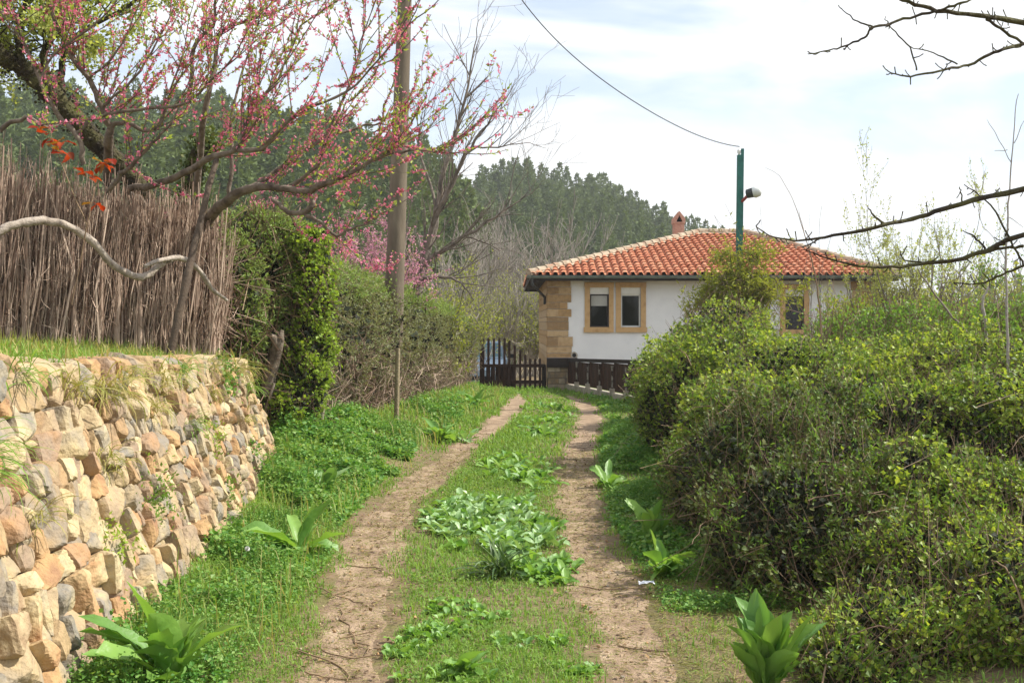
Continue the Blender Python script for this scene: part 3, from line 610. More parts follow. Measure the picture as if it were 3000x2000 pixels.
# arc-length parametrisation
FT = WF; seg = np.linalg.norm(np.diff(FT, axis=0), axis=1); S = np.concatenate([[0], np.cumsum(seg)]); TOT = S[-1]
def wp(s, h):    # point at arclength s and height fraction h; also outward normal
    f = np.array([np.interp(s, S, FT[:, i]) for i in (0, 1)]); t = np.array([np.interp(s, S, WT[:, i]) for i in (0, 1, 2)])
    f3 = np.array([f[0], f[1], -.05]); return f3 + (t - f3) * h
sw = thing('stone_wall', (-2.2, 7, 0), 'long dry-stone retaining wall of cream and ochre stones beside the track', 'wall')
b = MB()
h = 0.0; row = 0
while h < .93:
    rh = rng.uniform(.05, .115); s = rng.uniform(0, .2)
    if h + rh > .93: rh = .93 - h + .01
    while s < TOT:
        y_here = np.interp(s, S, FT[:, 1])
        wd = rng.uniform(.07, .155) * (1.25 if y_here < 5.5 else 1) * (1.6 if rng.random() < .22 else 1)
        sc = s + wd / 2; p = wp(sc, h + rh / 2); e = .05; t = wp(sc + e, h + rh / 2) - wp(sc - e, h + rh / 2); t /= np.linalg.norm(t)
        upv = wp(sc, h + rh) - wp(sc, h); hh = np.linalg.norm(upv); upv /= hh; nrm_ = np.cross(upv, t); nrm_ = nrm_ if nrm_[0] > 0 else -nrm_
        an = rng.normal() * .16; t2 = t * math.cos(an) + upv * math.sin(an); u2 = np.cross(nrm_, t2); u2 = u2 if u2[2] > 0 else -u2
        tl = rng.normal() * .09; n2 = nrm_ * math.cos(tl) + u2 * math.sin(tl); u3 = u2 * math.cos(tl) - nrm_ * math.sin(tl); yw = rng.normal() * .15; n3 = n2 * math.cos(yw) + t2 * math.sin(yw); t3 = t2 * math.cos(yw) - n2 * math.sin(yw)
        hs_ = hh * rng.uniform(.85, 1.5)
        if sc < TOT and y_here > 2.2:
            rock(b, p - nrm_ * rng.uniform(.05, .10), np.array([t3, u3, n3]), (wd * rng.uniform(.98, 1.14), hs_ * 1.05, rng.uniform(.2, .34)), rng, 4 if y_here < 7 else 3)
            if rng.random() < .45:   # small chock stones in the gaps
                q = wp(s, h + rh * rng.uniform(.1, .9)) - nrm_ * .02; rr_ = rng.normal(size=(3, 3)); Q, _ = np.linalg.qr(rr_)
                rock(b, q, Q, rng.uniform(.05, .10, 3), rng, 2)
        s += wd
    h += rh * .96; row += 1
b.build('courses', M['stone'], sw, sm=False)
b = MB(); s = 1.0     # coping row, upright slabs
while s < TOT:
    y_here = np.interp(s, S, FT[:, 1]); wd = rng.uniform(.07, .24); p = wp(s + wd / 2, .955); t = wp(s + wd, .95) - wp(s, .95); t /= np.linalg.norm(t); nrm_ = np.array([-t[1], t[0], 0.]); nrm_ = nrm_ if nrm_[0] > 0 else -nrm_
    tilt = rng.normal() * .14; t3 = t * math.cos(tilt) + np.array([0, 0, 1]) * math.sin(tilt); u3 = np.cross(nrm_, t3); u3 /= np.linalg.norm(u3); u3 = u3 if u3[2] > 0 else -u3
    rock(b, p - nrm_ * rng.uniform(.06, .12) + [0, 0, rng.uniform(-.02, .03)], np.array([t3, u3, nrm_]), (wd * 1.05, rng.uniform(.15, .24), rng.uniform(.26, .36)), rng, 3)
    s += wd
b.build('coping_stones', M['stone'], sw)
ss = np.linspace(0, TOT, 70); hh_ = np.linspace(0, .93, 12); G = np.zeros((70, 12, 3))
for i, s in enumerate(ss):
    for j, h in enumerate(hh_):
        p = wp(s, h); e = .05; t = wp(min(s + e, TOT), h) - wp(max(s - e, 0), h); t /= np.linalg.norm(t); n_ = np.array([t[1], -t[0], 0]); G[i, j] = p - n_ * .12
b = MB(); b.grid(G); b.build('earth_core', M['earth'], sw, sm=True)

# ------------------------------------------------------------------ grass
rng = np.random.default_rng(31)
def blades(b, X, Y, H, W, lean=.35, z=None, flow=None):
    n = len(X); Z = gz(X, Y) - .005 if z is None else z; a = rng.uniform(0, 6.28, n); d = np.stack([np.cos(a), np.sin(a), 0 * a], -1); s_ = np.stack([-np.sin(a), np.cos(a), 0 * a], -1)
    ln = np.abs(rng.normal(size=n)) * lean; P = np.stack([X, Y, Z], -1); upv = np.array([0, 0, 1.])
    if flow is not None: d = d * .5 + flow; 
    H = H[:, None]; W = W[:, None]; ln = ln[:, None]
    V = np.stack([P - s_ * W, P + s_ * W, P + upv * H * .55 + d * H * ln * .4 + s_ * W * .8, P + upv * H * .55 + d * H * ln * .4 - s_ * W * .8, P + upv * H * .95 / (1 + ln * .6) + d * H * ln * 1.1], 1).reshape(-1, 3)
    i = np.arange(n)[:, None] * 5; b.add(V, i + np.array([[0, 1, 2, 3]])); b.add(np.zeros((0, 3)), (i + np.array([[3, 2, 4]])) - b.n * 0 - 0) if False else b.f.setdefault(3, []).append(i + np.array([[3, 2, 4]]) + (b.n - len(V)))
def rutdist(X, Y):
    l = np.abs(X - np.interp(Y, LR[:, 0], LR[:, 1])); r_ = np.abs(X - np.interp(Y, RR[:, 0], RR[:, 1])); fade = np.where(Y > 22.5, (Y - 22.5) * .09, 0); return np.minimum(l, r_) + fade
wallfoot = lambda y: np.interp(y, WF[:8, 1], WF[:8, 0])
b = MB(); 
for (ya, yb_, dens, hh, ww) in ((3.6, 6, 6500, .035, .0028), (6, 9, 4200, .04, .0036), (9, 13, 2300, .045, .005), (13, 19, 1100, .055, .008), (19, 28, 600, .07, .013)):
    xa, xb = -3.2, 3.6; n = int((xb - xa) * (yb_ - ya) * dens); X = rng.uniform(xa, xb, n); Y = rng.uniform(ya, yb_, n)
    rd = rutdist(X, Y); nz = noise(np.stack([X, Y, X * 0], -1), 5, 3)
    k = (rd + nz * .13 > .17) & (rng.random(n) < np.clip((rd + nz * .1 - .10) / .22, .16, 1)) & (rng.random(n) < .72 + .5 * noise(np.stack([X, Y, X * 0], -1), 1.6, 2))
    lim = np.where(Y < 11.6, wallfoot(Y) + .02, np.interp(Y, HX[:, 0], HX[:, 1]) - .3); k &= X > lim
    k &= np.abs(X / Y) < .52
    k &= X < np.interp(Y, RR[:, 0], RR[:, 1]) + 1.6
    k &= ~((Y < 6.6) & (X > np.interp(Y, RR[:, 0], RR[:, 1]) + .12) & (rng.random(n) < .72))
    X, Y = X[k], Y[k]; nz = noise(np.stack([X, Y, X * 0], -1), 1.1, 2)
    left = smooth((np.interp(Y, LR[:, 0], LR[:, 1]) - .4 - X) / .8); 
    H = hh * (1 + .6 * nz + .8 * left) * rng.uniform(.5, 1.6, len(X)); blades(b, X, Y, np.maximum(H, .012), ww * rng.uniform(.6, 1.3, len(X)), .75)
tag(b.build('grass', M['grass']), 'short spring grass between and beside the wheel tracks', kind='stuff')
b = MB(); n = 26000; X = rng.uniform(-6.5, -2.3, n); Y = rng.uniform(5, 12, n); k = (X < wallx(Y) + .02) & (X / Y > -.52) ; X, Y = X[k], Y[k]; near = (wallx(Y) - X)
blades(b, X, Y, rng.uniform(.05, .17, len(X)), rng.uniform(.003, .007, len(X)), .5)
tag(b.build('grass', M['grass']), 'longer grass along the top of the stone wall', kind='stuff')
b = MB(); n = 6000; X = rng.uniform(-6.5, -2.3, n); Y = rng.uniform(4, 12, n); k = (X < wallx(Y)) & (X / Y > -.52); X, Y = X[k], Y[k]
blades(b, X, Y, rng.uniform(.1, .26, len(X)), rng.uniform(.003, .005, len(X)), .8)
tag(b.build('grass', M['drygrass']), 'dry straw-coloured grass along the top of the stone wall', kind='stuff')

# ------------------------------------------------------------------ generic foliage mass
def sample_ell(ells, n, rg, inner=0.0, rough=.2, fine=False):
    n = int(n * 1.25)
    E = np.array(ells, float); area = (E[:, 3] * E[:, 4] + E[:, 4] * E[:, 5] + E[:, 3] * E[:, 5]); i = rg.choice(len(E), n, p=area / area.sum())
    d = rg.normal(size=(n, 3)); d /= np.linalg.norm(d, axis=1)[:, None]; rad = 1 - np.abs(rg.normal(size=n)) * .10
    if inner: m_ = rg.random(n) < inner; rad[m_] = rg.uniform(.3, .95, m_.sum())
    bump = 1 + rough * noise(d + E[i, :3], 2.6, 3) + rough * .5 * noise(d * 1.0 + E[i, :3], 7.5, 2)
    P = E[i, :3] + d * E[i, 3:] * (rad * bump)[:, None]; Nn = d / E[i, 3:]; Nn /= np.linalg.norm(Nn, axis=1)[:, None]
    # drop points deep in other ellipsoids
    keep = np.ones(n, bool)
    for j in range(len(E)):
        q = ((P - E[j, :3]) / E[j, 3:]); keep &= ~(((q ** 2).sum(1) < .62) & (i != j))
    keep &= P[:, 2] > gz(P[:, 0], P[:, 1]) + .01
    if fine: keep &= (noise(P, 12, 2) > -.12) | (rg.random(n) < .12)
    keep &= (noise(P, 4.2, 3) > -.22) | (rg.random(n) < .2)
    return P[keep], Nn[keep]
def bush(t, ells, n_spray, per, L, ln, mat_leaf, mat_stem, rg, up=.5, wr=.35, inner=.15, stem_r=.003, spray=.25, fold=.15, name='foliage', stems=True, upface=.3, rough=.2):
    P, Nn = sample_ell(ells, n_spray, rg, inner, rough, rough > .25); n = len(P)
    D = Nn + rg.normal(size=(n, 3)) * .45 + np.array([0, 0, up]); D /= np.linalg.norm(D, axis=1)[:, None]
    sp = spray * rg.uniform(.5, 1.4, n) * np.where(rg.random(n) < .10, 2.3, 1); A_ = P - D * sp[:, None] * .7
    tt = rg.uniform(.15, 1, (n, per)); Q = A_[:, None] + D[:, None] * (sp[:, None] * tt)[..., None]; Q = Q.reshape(-1, 3) + rg.normal(size=(n * per, 3)) * L * .25
    DD = np.repeat(D, per, 0) * .5 + rg.normal(size=(n * per, 3)) * .75; b = MB(); b.leaves(Q, DD, L * rg.uniform(.6, 1.35, n * per), wr, rg, fold, upface)
    o1 = b.build(name, mat_leaf, t)
    if stems:
        b = MB(); b.sticks(A_, A_ + D * sp[:, None], stem_r, stem_r * .4, 3, bend=rg.normal(size=(n, 3)) * (sp * .06)[:, None]); b.build('twigs', mat_stem, t)
    return o1
def tangle(t, ells, n, Lr, r, m, rg, name='stems', sides=3):
    P, Nn = sample_ell(ells, n, rg, .6); D = rg.normal(size=P.shape) * .6 + np.array([0, 0, .8]) + Nn * .3; D /= np.linalg.norm(D, axis=1)[:, None]; L = rg.uniform(*Lr, len(P))[:, None]
    b = MB(); b.sticks(P - D * L * .6, P + D * L * .4, r, r * .45, sides, bend=rg.normal(size=P.shape) * L * .09); b.build(name, m, t)
def core(t, ells, n, L, m, rg):     # inner leaves closing a thicket's middle, coloured dark for the shade there
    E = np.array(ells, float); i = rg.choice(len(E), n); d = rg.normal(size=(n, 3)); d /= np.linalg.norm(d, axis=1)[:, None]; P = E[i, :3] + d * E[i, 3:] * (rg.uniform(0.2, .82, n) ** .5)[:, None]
    k = P[:, 2] > gz(P[:, 0], P[:, 1]); P = P[k]; b = MB(); b.leaves(P, rg.normal(size=P.shape), L * rg.uniform(.6, 1.3, len(P)), .45, rg, .0); b.build('inner_leaves', M['coreshade'], t)

def E3(x, y, Y, rx, ry_, rz_): p = dp(x, y, Y); return (*p, rx, ry_, rz_)
def px2m(v, Y): return v * 1.27551 / F * Y
# --- tall shrub, ivy column, long hedge
rng = np.random.default_rng(51)
e1 = [E3(545, 700, 12.05, .28, .3, .75), E3(600, 640, 12.85, .42, .45, .85), E3(560, 600, 12.65, .35, .4, .6), E3(650, 620, 13.05, .3, .45, .75), E3(620, 780, 12.85, .32, .4, .7), E3(580, 800, 12.45, .35, .35, .5)]
t = thing('tall_shrub', (-2.9, 13.4, 1.0), 'tall rounded green shrub at the end of the brushwood fence', 'shrub')
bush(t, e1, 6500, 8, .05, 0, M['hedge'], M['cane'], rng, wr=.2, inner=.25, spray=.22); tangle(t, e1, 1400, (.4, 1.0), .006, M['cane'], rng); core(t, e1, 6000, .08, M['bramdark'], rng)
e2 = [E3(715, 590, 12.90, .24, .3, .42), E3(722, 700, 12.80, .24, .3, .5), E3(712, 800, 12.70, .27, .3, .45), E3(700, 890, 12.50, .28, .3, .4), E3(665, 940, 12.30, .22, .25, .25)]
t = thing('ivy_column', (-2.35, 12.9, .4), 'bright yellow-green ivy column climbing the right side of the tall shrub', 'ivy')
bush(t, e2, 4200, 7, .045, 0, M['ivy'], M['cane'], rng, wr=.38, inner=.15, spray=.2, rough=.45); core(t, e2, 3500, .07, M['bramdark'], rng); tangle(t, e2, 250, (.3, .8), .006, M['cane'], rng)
# long hedge in stretches
rng = np.random.default_rng(52)
t = thing('hedge', (-1.8, 19, .2), 'long unclipped grey-green hedge running from the ivy column to the gate', 'hedge')
eh = []
for Y in np.arange(14.2, 27.4, .95):
    hx_ = np.interp(Y, HX[:, 0], HX[:, 1]); top_z = np.interp(Y, [14, 18, 22, 26, 28], [2.45, 2.25, 2.02, 1.72, 1.6]) ; bot = .12
    eh.append((hx_ - .62, Y, (top_z + bot) / 2 + .1, .66, .8, (top_z - bot) / 2 + .02)); 
eh2 = [(x + .12, y, z * .62, rx * .8, ry_, rz_ * .62) for x, y, z, rx, ry_, rz_ in eh]
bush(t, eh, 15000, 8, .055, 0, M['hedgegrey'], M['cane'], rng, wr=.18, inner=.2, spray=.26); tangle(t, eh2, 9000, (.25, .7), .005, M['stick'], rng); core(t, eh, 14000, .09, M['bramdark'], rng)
# green tops
eh3 = [(x, y, z + rz_ * .75, rx * .8, ry_, rz_ * .3) for x, y, z, rx, ry_, rz_ in eh]
bush(t, eh3, 4200, 7, .055, 0, M['hedge'], M['cane'], rng, wr=.2, name='green_growth', spray=.3, stems=False)
# wooden stake, broken stump, pale stem
b = MB(); b.tube([at(1161, 1250, 15.4), at(1163, 1150, 15.4), at(1166, 1020, 15.4)], [.037, .034, .032], 8); tag(b.build('wooden_stake', M['stakewood'], sm=True), 'upright pale wooden stake standing against the long hedge', 'stake')
b = MB(); b.tube([dp(612, 905, 12.3), dp(618, 860, 12.3), dp(632, 810, 12.25), dp(642, 780, 12.2), dp(648, 758, 12.2)], [.09, .085, .075, .055, .02], 9)
b.tube([dp(636, 800, 12.22), dp(628, 775, 12.15), dp(622, 770, 12.1)], [.05, .045, .02], 7); tag(b.build('broken_stump', M['barkwarm'], sm=True), 'broken brown tree stump sticking out below the tall shrub', 'stump')
b = MB(); b.tube([dp(738, 965, 12.9), dp(742, 930, 12.9), dp(750, 880, 12.9), dp(748, 830, 13.0)], [.03, .026, .022, .015], 7); tag(b.build('pale_stem', M['barkpale'], sm=True), 'thin pale leaning stem at the foot of the ivy column', 'stem')
b = MB(); b.tube([dp(604, 960, 12.2), dp(618, 920, 12.2), dp(630, 880, 12.2)], [.02, .02, .014], 7); tag(b.build('pale_stem', M['barkpale'], sm=True), 'thin pale stem leaning just below the broken stump', 'stem')

# --- brushwood fence
rng = np.random.default_rng(61)
FA = np.array([-5.2, 9.2]); FB = np.array([-3.06, 11.2])
ff = thing('brushwood_fence', (-4, 10.2, 1.3), 'tall rustic fence of upright brown sticks on the terrace', 'fence')
n = 2900; u = rng.uniform(0, 1, n); P = FA[None] + (FB - FA)[None] * u[:, None]; nn = np.array([-(FB - FA)[1], (FB - FA)[0]]); nn /= np.linalg.norm(nn)
P = P + nn[None] * rng.normal(size=n)[:, None] * .06; zb = gz(P[:, 0], P[:, 1]) - .05; tp = np.interp(u, [0, .3, .6, 1], [3.05, 2.85, 2.72, 2.58]) + rng.normal(size=n) * .17
A_ = np.stack([P[:, 0], P[:, 1], zb], -1); B_ = np.stack([P[:, 0] + rng.normal(size=n) * .13, P[:, 1] + rng.normal(size=n) * .05, tp], -1)
b = MB(); r_ = rng.choice([.003, .0045, .007, .012], n, p=[.4, .35, .18, .07]); b.sticks(A_, B_, r_, r_ * .55, 4, bend=rng.normal(size=(n, 3)) * .065); b.build('brushwood', M['stick'], ff)
n = 5200; u = rng.uniform(0, 1, n); P = FA[None] + (FB - FA)[None] * u[:, None] + nn[None] * rng.normal(size=n)[:, None] * .09; z = rng.uniform(1.4, 2.85, n) - .25 * u
A_ = np.stack([P[:, 0], P[:, 1], z], -1); D = rng.normal(size=(n, 3)) * np.array([.4, .3, .5]) + [-.12, 0, .6]; b = MB(); b.sticks(A_, A_ + D * rng.uniform(.1, .35, n)[:, None], .0035, .0015, 3, bend=rng.normal(size=(n, 3)) * .02); b.build('side_twigs', M['stick'], ff)
for u in np.linspace(.02, .97, 15):
    u += rng.uniform(-.02, .02); p = FA + (FB - FA) * u - nn * .10 * (1 if nn[1] > 0 else -1); z0 = float(gz(p[0], p[1])) - .1; zt = np.interp(u, [0, 1], [3.0, 2.6]) + rng.uniform(-.25, .1)
    k = 7; zz = np.linspace(z0, zt, k); b = MB(); b.tube(np.stack([p[0] + np.cumsum(rng.normal(size=k)) * .015, p[1] + np.zeros(k), zz], -1), np.linspace(rng.uniform(.022, .04), .014, k), 7); b.build('stake', M['stick'], ff, sm=True)
# dark backing growth behind the fence
t = thing('dry_thicket', (-5, 11.3, 1.3), 'tangled dry brown brushwood behind the stick fence', 'thicket')
et = [(-5.4, 10.2, 2.0, .9, .35, .95), (-4.5, 10.9, 1.95, .8, .3, .8), (-3.7, 11.55, 1.9, .7, .3, .7)]
tangle(t, et, 5200, (.4, 1.2), .006, M['stick'], rng); core(t, et, 5000, .07, M['cane'], rng)
# pale bent limb across the fence
def trace(b, pts, rads, sides=10, sub=4, jit=0, rg=None):
    P = np.array([dp(*p) for p in pts]); n = len(P); tt = np.arange(n); t2 = np.linspace(0, n - 1, (n - 1) * sub + 1)
    # Catmull-Rom
    Q = []
    for t_ in t2:
        i = min(int(t_), n - 2); f = t_ - i; p0, p1, p2, p3 = P[max(i - 1, 0)], P[i], P[i + 1], P[min(i + 2, n - 1)]
        Q.append(.5 * ((2 * p1) + (-p0 + p2) * f + (2 * p0 - 5 * p1 + 4 * p2 - p3) * f * f + (-p0 + 3 * p1 - 3 * p2 + p3) * f ** 3))
    Q = np.array(Q); rr = np.interp(t2, tt, rads)
    if jit: Q = Q + rg.normal(size=Q.shape) * jit; rr = rr * (1 + rg.normal(size=len(rr)) * .06)
    b.tube(Q, rr, sides); return Q, rr
b = MB(); trace(b, [(-60, 560, 8.5), (0, 530, 8.6), (50, 512, 8.7), (100, 508, 8.8), (160, 520, 8.95), (215, 558, 9.1), (255, 605, 9.25), (300, 632, 9.4), (335, 635, 9.5), (370, 605, 9.6), (410, 592, 9.75), (450, 612, 9.9), (485, 660, 10.1), (522, 690, 10.3)], [.036, .036, .035, .034, .032, .032, .03, .03, .03, .03, .028, .022, .02, .014], 9, jit=.003, rg=rng)
trace(b, [(332, 612, 9.4), (360, 600, 9.5), (400, 592, 9.65)], [.016, .02, .02], 8)
tag(b.build('bent_limb', M['barkpale'], sm=True), 'pale bare bent branch snaking across the stick fence', 'branch')
b = MB(); trace(b, [(385, 842, 9.0), (400, 770, 9.02), (425, 660, 9.1), (455, 530, 9.3), (480, 430, 9.45), (497, 365, 9.6)], [.033, .032, .032, .03, .026, .022], 9, jit=.002, rg=rng)
tag(b.build('prop_pole', M['propwood'], sm=True), 'brown leaning prop pole holding up the blossom branch', 'pole')

# ------------------------------------------------------------------ trees
def grow(out, tips, rg, p, d, L, r, depth, kids=(3, 5), ratio=.6, spread=.7, up=.15, kink=.12, seg=5, minr=.0015):
    p = np.array(p, float); d = np.array(d, float); d /= np.linalg.norm(d); pts = [p]; dirs = [d]
    for i in range(seg):
        d = d + rg.normal(size=3) * kink + np.array([0, 0, up]) * .3; d /= np.linalg.norm(d); p = p + d * L / seg; pts.append(p); dirs.append(d)
    rad = np.linspace(r, max(r * .45, minr), seg + 1); out.append((np.array(pts), rad)); tips.append((np.array(pts), depth))
    if depth <= 0: return
    for k in range(rg.integers(*kids)):
        i = rg.integers(max(1, seg // 3), seg + 1); dd = dirs[i] + rg.normal(size=3) * spread; dd[2] += up
        grow(out, tips, rg, pts[i], dd, L * ratio * rg.uniform(.7, 1.25), max(rad[i] * .62, minr), depth - 1, kids, ratio, spread, up, kink, seg, minr)
def pack(out, sides_f=lambda r: 8 if r > .03 else (5 if r > .008 else 3)):
    b = MB()
    for P, r in out: b.tube(P, r, sides_f(r[0]), cap=r[0] > .03)
    return b
def buds(b, P, rg, size, k=4):
    n = len(P); Q = np.repeat(P, k, 0); D = rg.normal(size=(n * k, 3)); b.leaves(Q, D, size * rg.uniform(.6, 1.3, n * k), .38, rg, .0)
def along(P, n, rg):
    i = rg.integers(0, len(P) - 1, n); f = rg.random(n)[:, None]; return P[i] * (1 - f) + P[i + 1] * f

# --- near peach tree
rng = np.random.default_rng(71)
pt = thing('blossom_tree', dp(430, 640, 10.6) * [1, 1, 0] + [0, 0, 1.3], 'large peach tree full of deep pink buds arching over the stick fence', 'tree')
limbs = [
 ([(425, 780, 11.6), (432, 640, 11.5), (445, 560, 11.3), (480, 500, 11.0), (530, 455, 10.6), (580, 430, 10.5), (640, 432, 10.3), (700, 440, 10.2), (750, 420, 10.0), (800, 400, 9.9), (870, 362, 9.8), (940, 345, 9.7), (1010, 350, 9.6)], [.075, .07, .06, .055, .05, .042, .036, .032, .027, .022, .016, .01, .004]),
 ([(580, 430, 10.5), (640, 390, 10.6), (700, 345, 10.7), (760, 312, 10.8), (840, 290, 10.9), (900, 285, 11)], [.03, .025, .02, .016, .011, .006]),
 ([(390, 560, 11.5), (330, 470, 11.2), (290, 437, 10.7), (350, 425, 10.4), (420, 400, 10.1), (490, 360, 9.8), (540, 345, 9.7), (560, 305, 9.7), (590, 240, 9.7), (640, 180, 9.8), (690, 60, 9.9)], [.045, .045, .036, .034, .032, .03, .025, .02, .016, .011, .006]),
 ([(540, 345, 9.7), (600, 342, 9.6), (650, 290, 9.5), (700, 250, 9.4), (790, 215, 9.4), (850, 160, 9.3), (940, 60, 9.2)], [.024, .02, .017, .014, .011, .008, .004]),
 ([(660, 432, 10.3), (730, 380, 10.2), (750, 310, 10.2), (800, 200, 10.2), (830, 100, 10.3), (860, 10, 10.3)], [.022, .018, .014, .011, .008, .004]),
 ([(525, 450, 10.6), (532, 360, 10.6), (535, 252, 10.6), (560, 150, 10.7), (600, 40, 10.7)], [.022, .018, .014, .01, .005]),
 ([(430, 600, 11.5), (455, 400, 11.2), (469, 262, 10.8), (497, 140, 10.8), (507, 73, 10.8), (574, 45, 10.8), (640, 0, 10.8)], [.045, .036, .03, .024, .018, .012, .006]),
 ([(437, 240, 10.8), (444, 112, 10.8), (490, 60, 10.8), (492, -20, 10.8)], [.022, .02, .016, .01]),
 ([(300, 600, 11.4), (250, 420, 10.8), (250, 330, 10.3), (252, 290, 10.2), (231, 245, 10.1), (203, 182, 10), (157, 122, 9.9), (122, 35, 9.8), (105, -40, 9.8)], [.05, .045, .042, .034, .028, .024, .02, .018, .014]),
 ([(196, 378, 9.9), (175, 308, 9.9), (140, 276, 9.9), (101, 210, 9.8), (70, 130, 9.8), (20, 50, 9.7), (-30, 0, 9.7)], [.022, .024, .022, .018, .014, .01, .005]),
 ([(250, 440, 10.3), (280, 400, 10.2), (304, 378, 10.1), (350, 332, 10), (378, 300, 10), (420, 240, 10)], [.026, .022, .02, .014, .01, .005]),
 ([(175, 305, 9.9), (227, 270, 10), (315, 252, 10), (420, 241, 10), (472, 196, 10), (560, 115, 10)], [.016, .015, .014, .012, .01, .005]),
 ([(252, 290, 10.2), (290, 282, 10.2), (340, 300, 10.1), (375, 270, 10.1), (400, 180, 10.1), (440, 90, 10.1)], [.026, .02, .018, .014, .009, .004]),
 ([(625, 455, 10.2), (655, 482, 10.15), (690, 490, 10.1), (718, 470, 10.1), (712, 440, 10.2)], [.016, .022, .026, .026, .02]),
 ([(700, 492, 10.1), (735, 510, 10), (775, 540, 10), (820, 520, 9.9), (880, 515, 9.9)], [.016, .016, .014, .009, .004]),
 ([(90, 200, 9.7), (120, 130, 9.7), (210, 60, 9.6), (290, -10, 9.6)], [.012, .011, .008, .004]),
 ([(231, 245, 10.1), (290, 200, 10), (350, 120, 10), (400, 20, 10)], [.014, .012, .009, .004]),
 ([(203, 182, 10), (260, 130, 9.9), (300, 60, 9.9), (330, -10, 9.9)], [.012, .01, .007, .004]),
 ([(0, 300, 9.3), (60, 270, 9.3), (90, 285, 9.35), (130, 300, 9.4)], [.02, .018, .014, .008]),
]
b = MB(); polys = []
for pts, rd in limbs: polys.append(trace(b, pts, rd, 9, 4, .006, rng))
out = []; tips = []
for li, (Q, rr) in enumerate(polys):
    L = np.linalg.norm(np.diff(Q, axis=0), axis=1).sum(); m_ = int(L * 7.5)
    if li in (0,): m_ = int(m_ * .8)
    for _ in range(m_):
        i = rng.integers(max(1, int(len(Q) * (.42 if li in (0, 2, 6, 8) else .15))), len(Q)); d = Q[min(i + 1, len(Q) - 1)] - Q[i - 1]; d = d / np.linalg.norm(d)
        dd = d * .7 + np.array([.28, -.05, .6]) + rng.normal(size=3) * [.6, .4, .4]
        grow(out, tips, rng, Q[i], dd, rng.uniform(.35, 1.0), 0.006, 1, (0, 4), .55, .6, .2, .10, 7, .0016)
# the long pink shoots reaching past the utility pole
for a_, c_ in (((860, 300, 10.2), (1052, 175, 9.9)), ((850, 330, 10.1), (985, 130, 10)), ((870, 300, 10.1), (940, 10, 10)), ((900, 330, 10.1), (1090, 300, 9.9)), ((800, 240, 10.1), (930, 30, 10)), ((780, 200, 10.1), (900, 60, 10)), ((860, 280, 10.1), (1000, 168, 9.9))):
    p0, p1 = dp(*a_), dp(*c_); tt = np.linspace(0, 1, 9)[:, None]; P = p0 + (p1 - p0) * tt + rng.normal(size=(9, 3)) * .012 + np.array([0, 0, -.1]) * np.sin(tt * math.pi); out.append((P, np.linspace(.007, .002, 9))); tips += [(P, 0)] * 3
for P, r in out: b.tube(P, r, 4 if r[0] > .004 else 3, cap=False)
b.build('trunk', M['barkwarm'], pt, sm=True)
bb = MB(); bl = MB()
for P, dpt in tips:
    L = np.linalg.norm(P[-1] - P[0]); n = int(L * 26 * rng.uniform(.1, 1.7)) + 1; Q = along(P, n, rng) + rng.normal(size=(n, 3)) * .009; buds(bb, Q, rng, .022, 4)
    n = int(L * 30) + 1; Q = along(P, n, rng); dd = (P[-1] - P[0]) / L; D = dd[None] * .8 + rng.normal(size=(n, 3)) * .6; bl.leaves(Q, D, rng.uniform(.025, .06, n), .2, rng, .0)
bb.build('blossoms', M['blossom'], pt); bl.build('leaves', M['peachleaf'], pt)

# --- old leaning dark tree with pale leaves
rng = np.random.default_rng(72)
ot = thing('leaning_tree', dp(400, 620, 12.2) * [1, 1, 0] + [0, 0, 1.3], 'old dark mossy tree trunk leaning left behind the fence with pale new leaves', 'tree')
b = MB(); QT, RT = trace(b, [(385, 640, 12.4), (345, 480, 12.2), (285, 390, 12.0), (210, 315, 11.8), (150, 248, 11.6), (105, 200, 11.5), (42, 150, 11.4), (0, 128, 11.3), (-60, 115, 11.2)], [.12, .11, .11, .11, .105, .10, .095, .085, .08], 12, 5, .012, rng)
polys = [trace(b, p, r, 9, 4, .01, rng) for p, r in [([(105, 200, 11.5), (100, 130, 11.6), (130, 60, 11.7), (200, -20, 11.8)], [.05, .04, .03, .02]), ([(60, 165, 11.4), (40, 80, 11.5), (60, 0, 11.6), (60, -80, 11.6)], [.05, .04, .03, .02]), ([(150, 248, 11.6), (140, 160, 11.8), (170, 90, 12), (280, 20, 12.2), (400, -60, 12.3)], [.04, .035, .03, .022, .015]), ([(0, 128, 11.3), (-20, 40, 11.3), (20, -60, 11.3)], [.05, .04, .03])]]
out = []; tips = []
for Q, rr in polys:
    for _ in range(20): i = rng.integers(2, len(Q)); grow(out, tips, rng, Q[i], rng.normal(size=3) * [1, .6, .4] + [.2, 0, .6], rng.uniform(.4, .9), .009, 2, (2, 4), .6, .7, .1, .12, 5, .002)
for P, r in out: b.tube(P, r, 4, cap=False)
b.build('trunk', M['barkdark'], ot, sm=True)
bl = MB()
for P, dpt in tips:
    if dpt > 1: continue
    n = 24; Q = along(P, n, rng) + rng.normal(size=(n, 3)) * .04; bl.leaves(Q, rng.normal(size=(n, 3)), rng.uniform(.03, .06, n), .35, rng, 0)
bl.build('crown', M['paleleaf'], ot)
n = 2600; i = rng.integers(0, len(QT), n); Q = QT[i] + rng.normal(size=(n, 3)) * .08; bl = MB(); bl.leaves(Q, rng.normal(size=(n, 3)), rng.uniform(.02, .05, n), .4, rng, 0); bl.build('moss', M['barkdark'], ot)
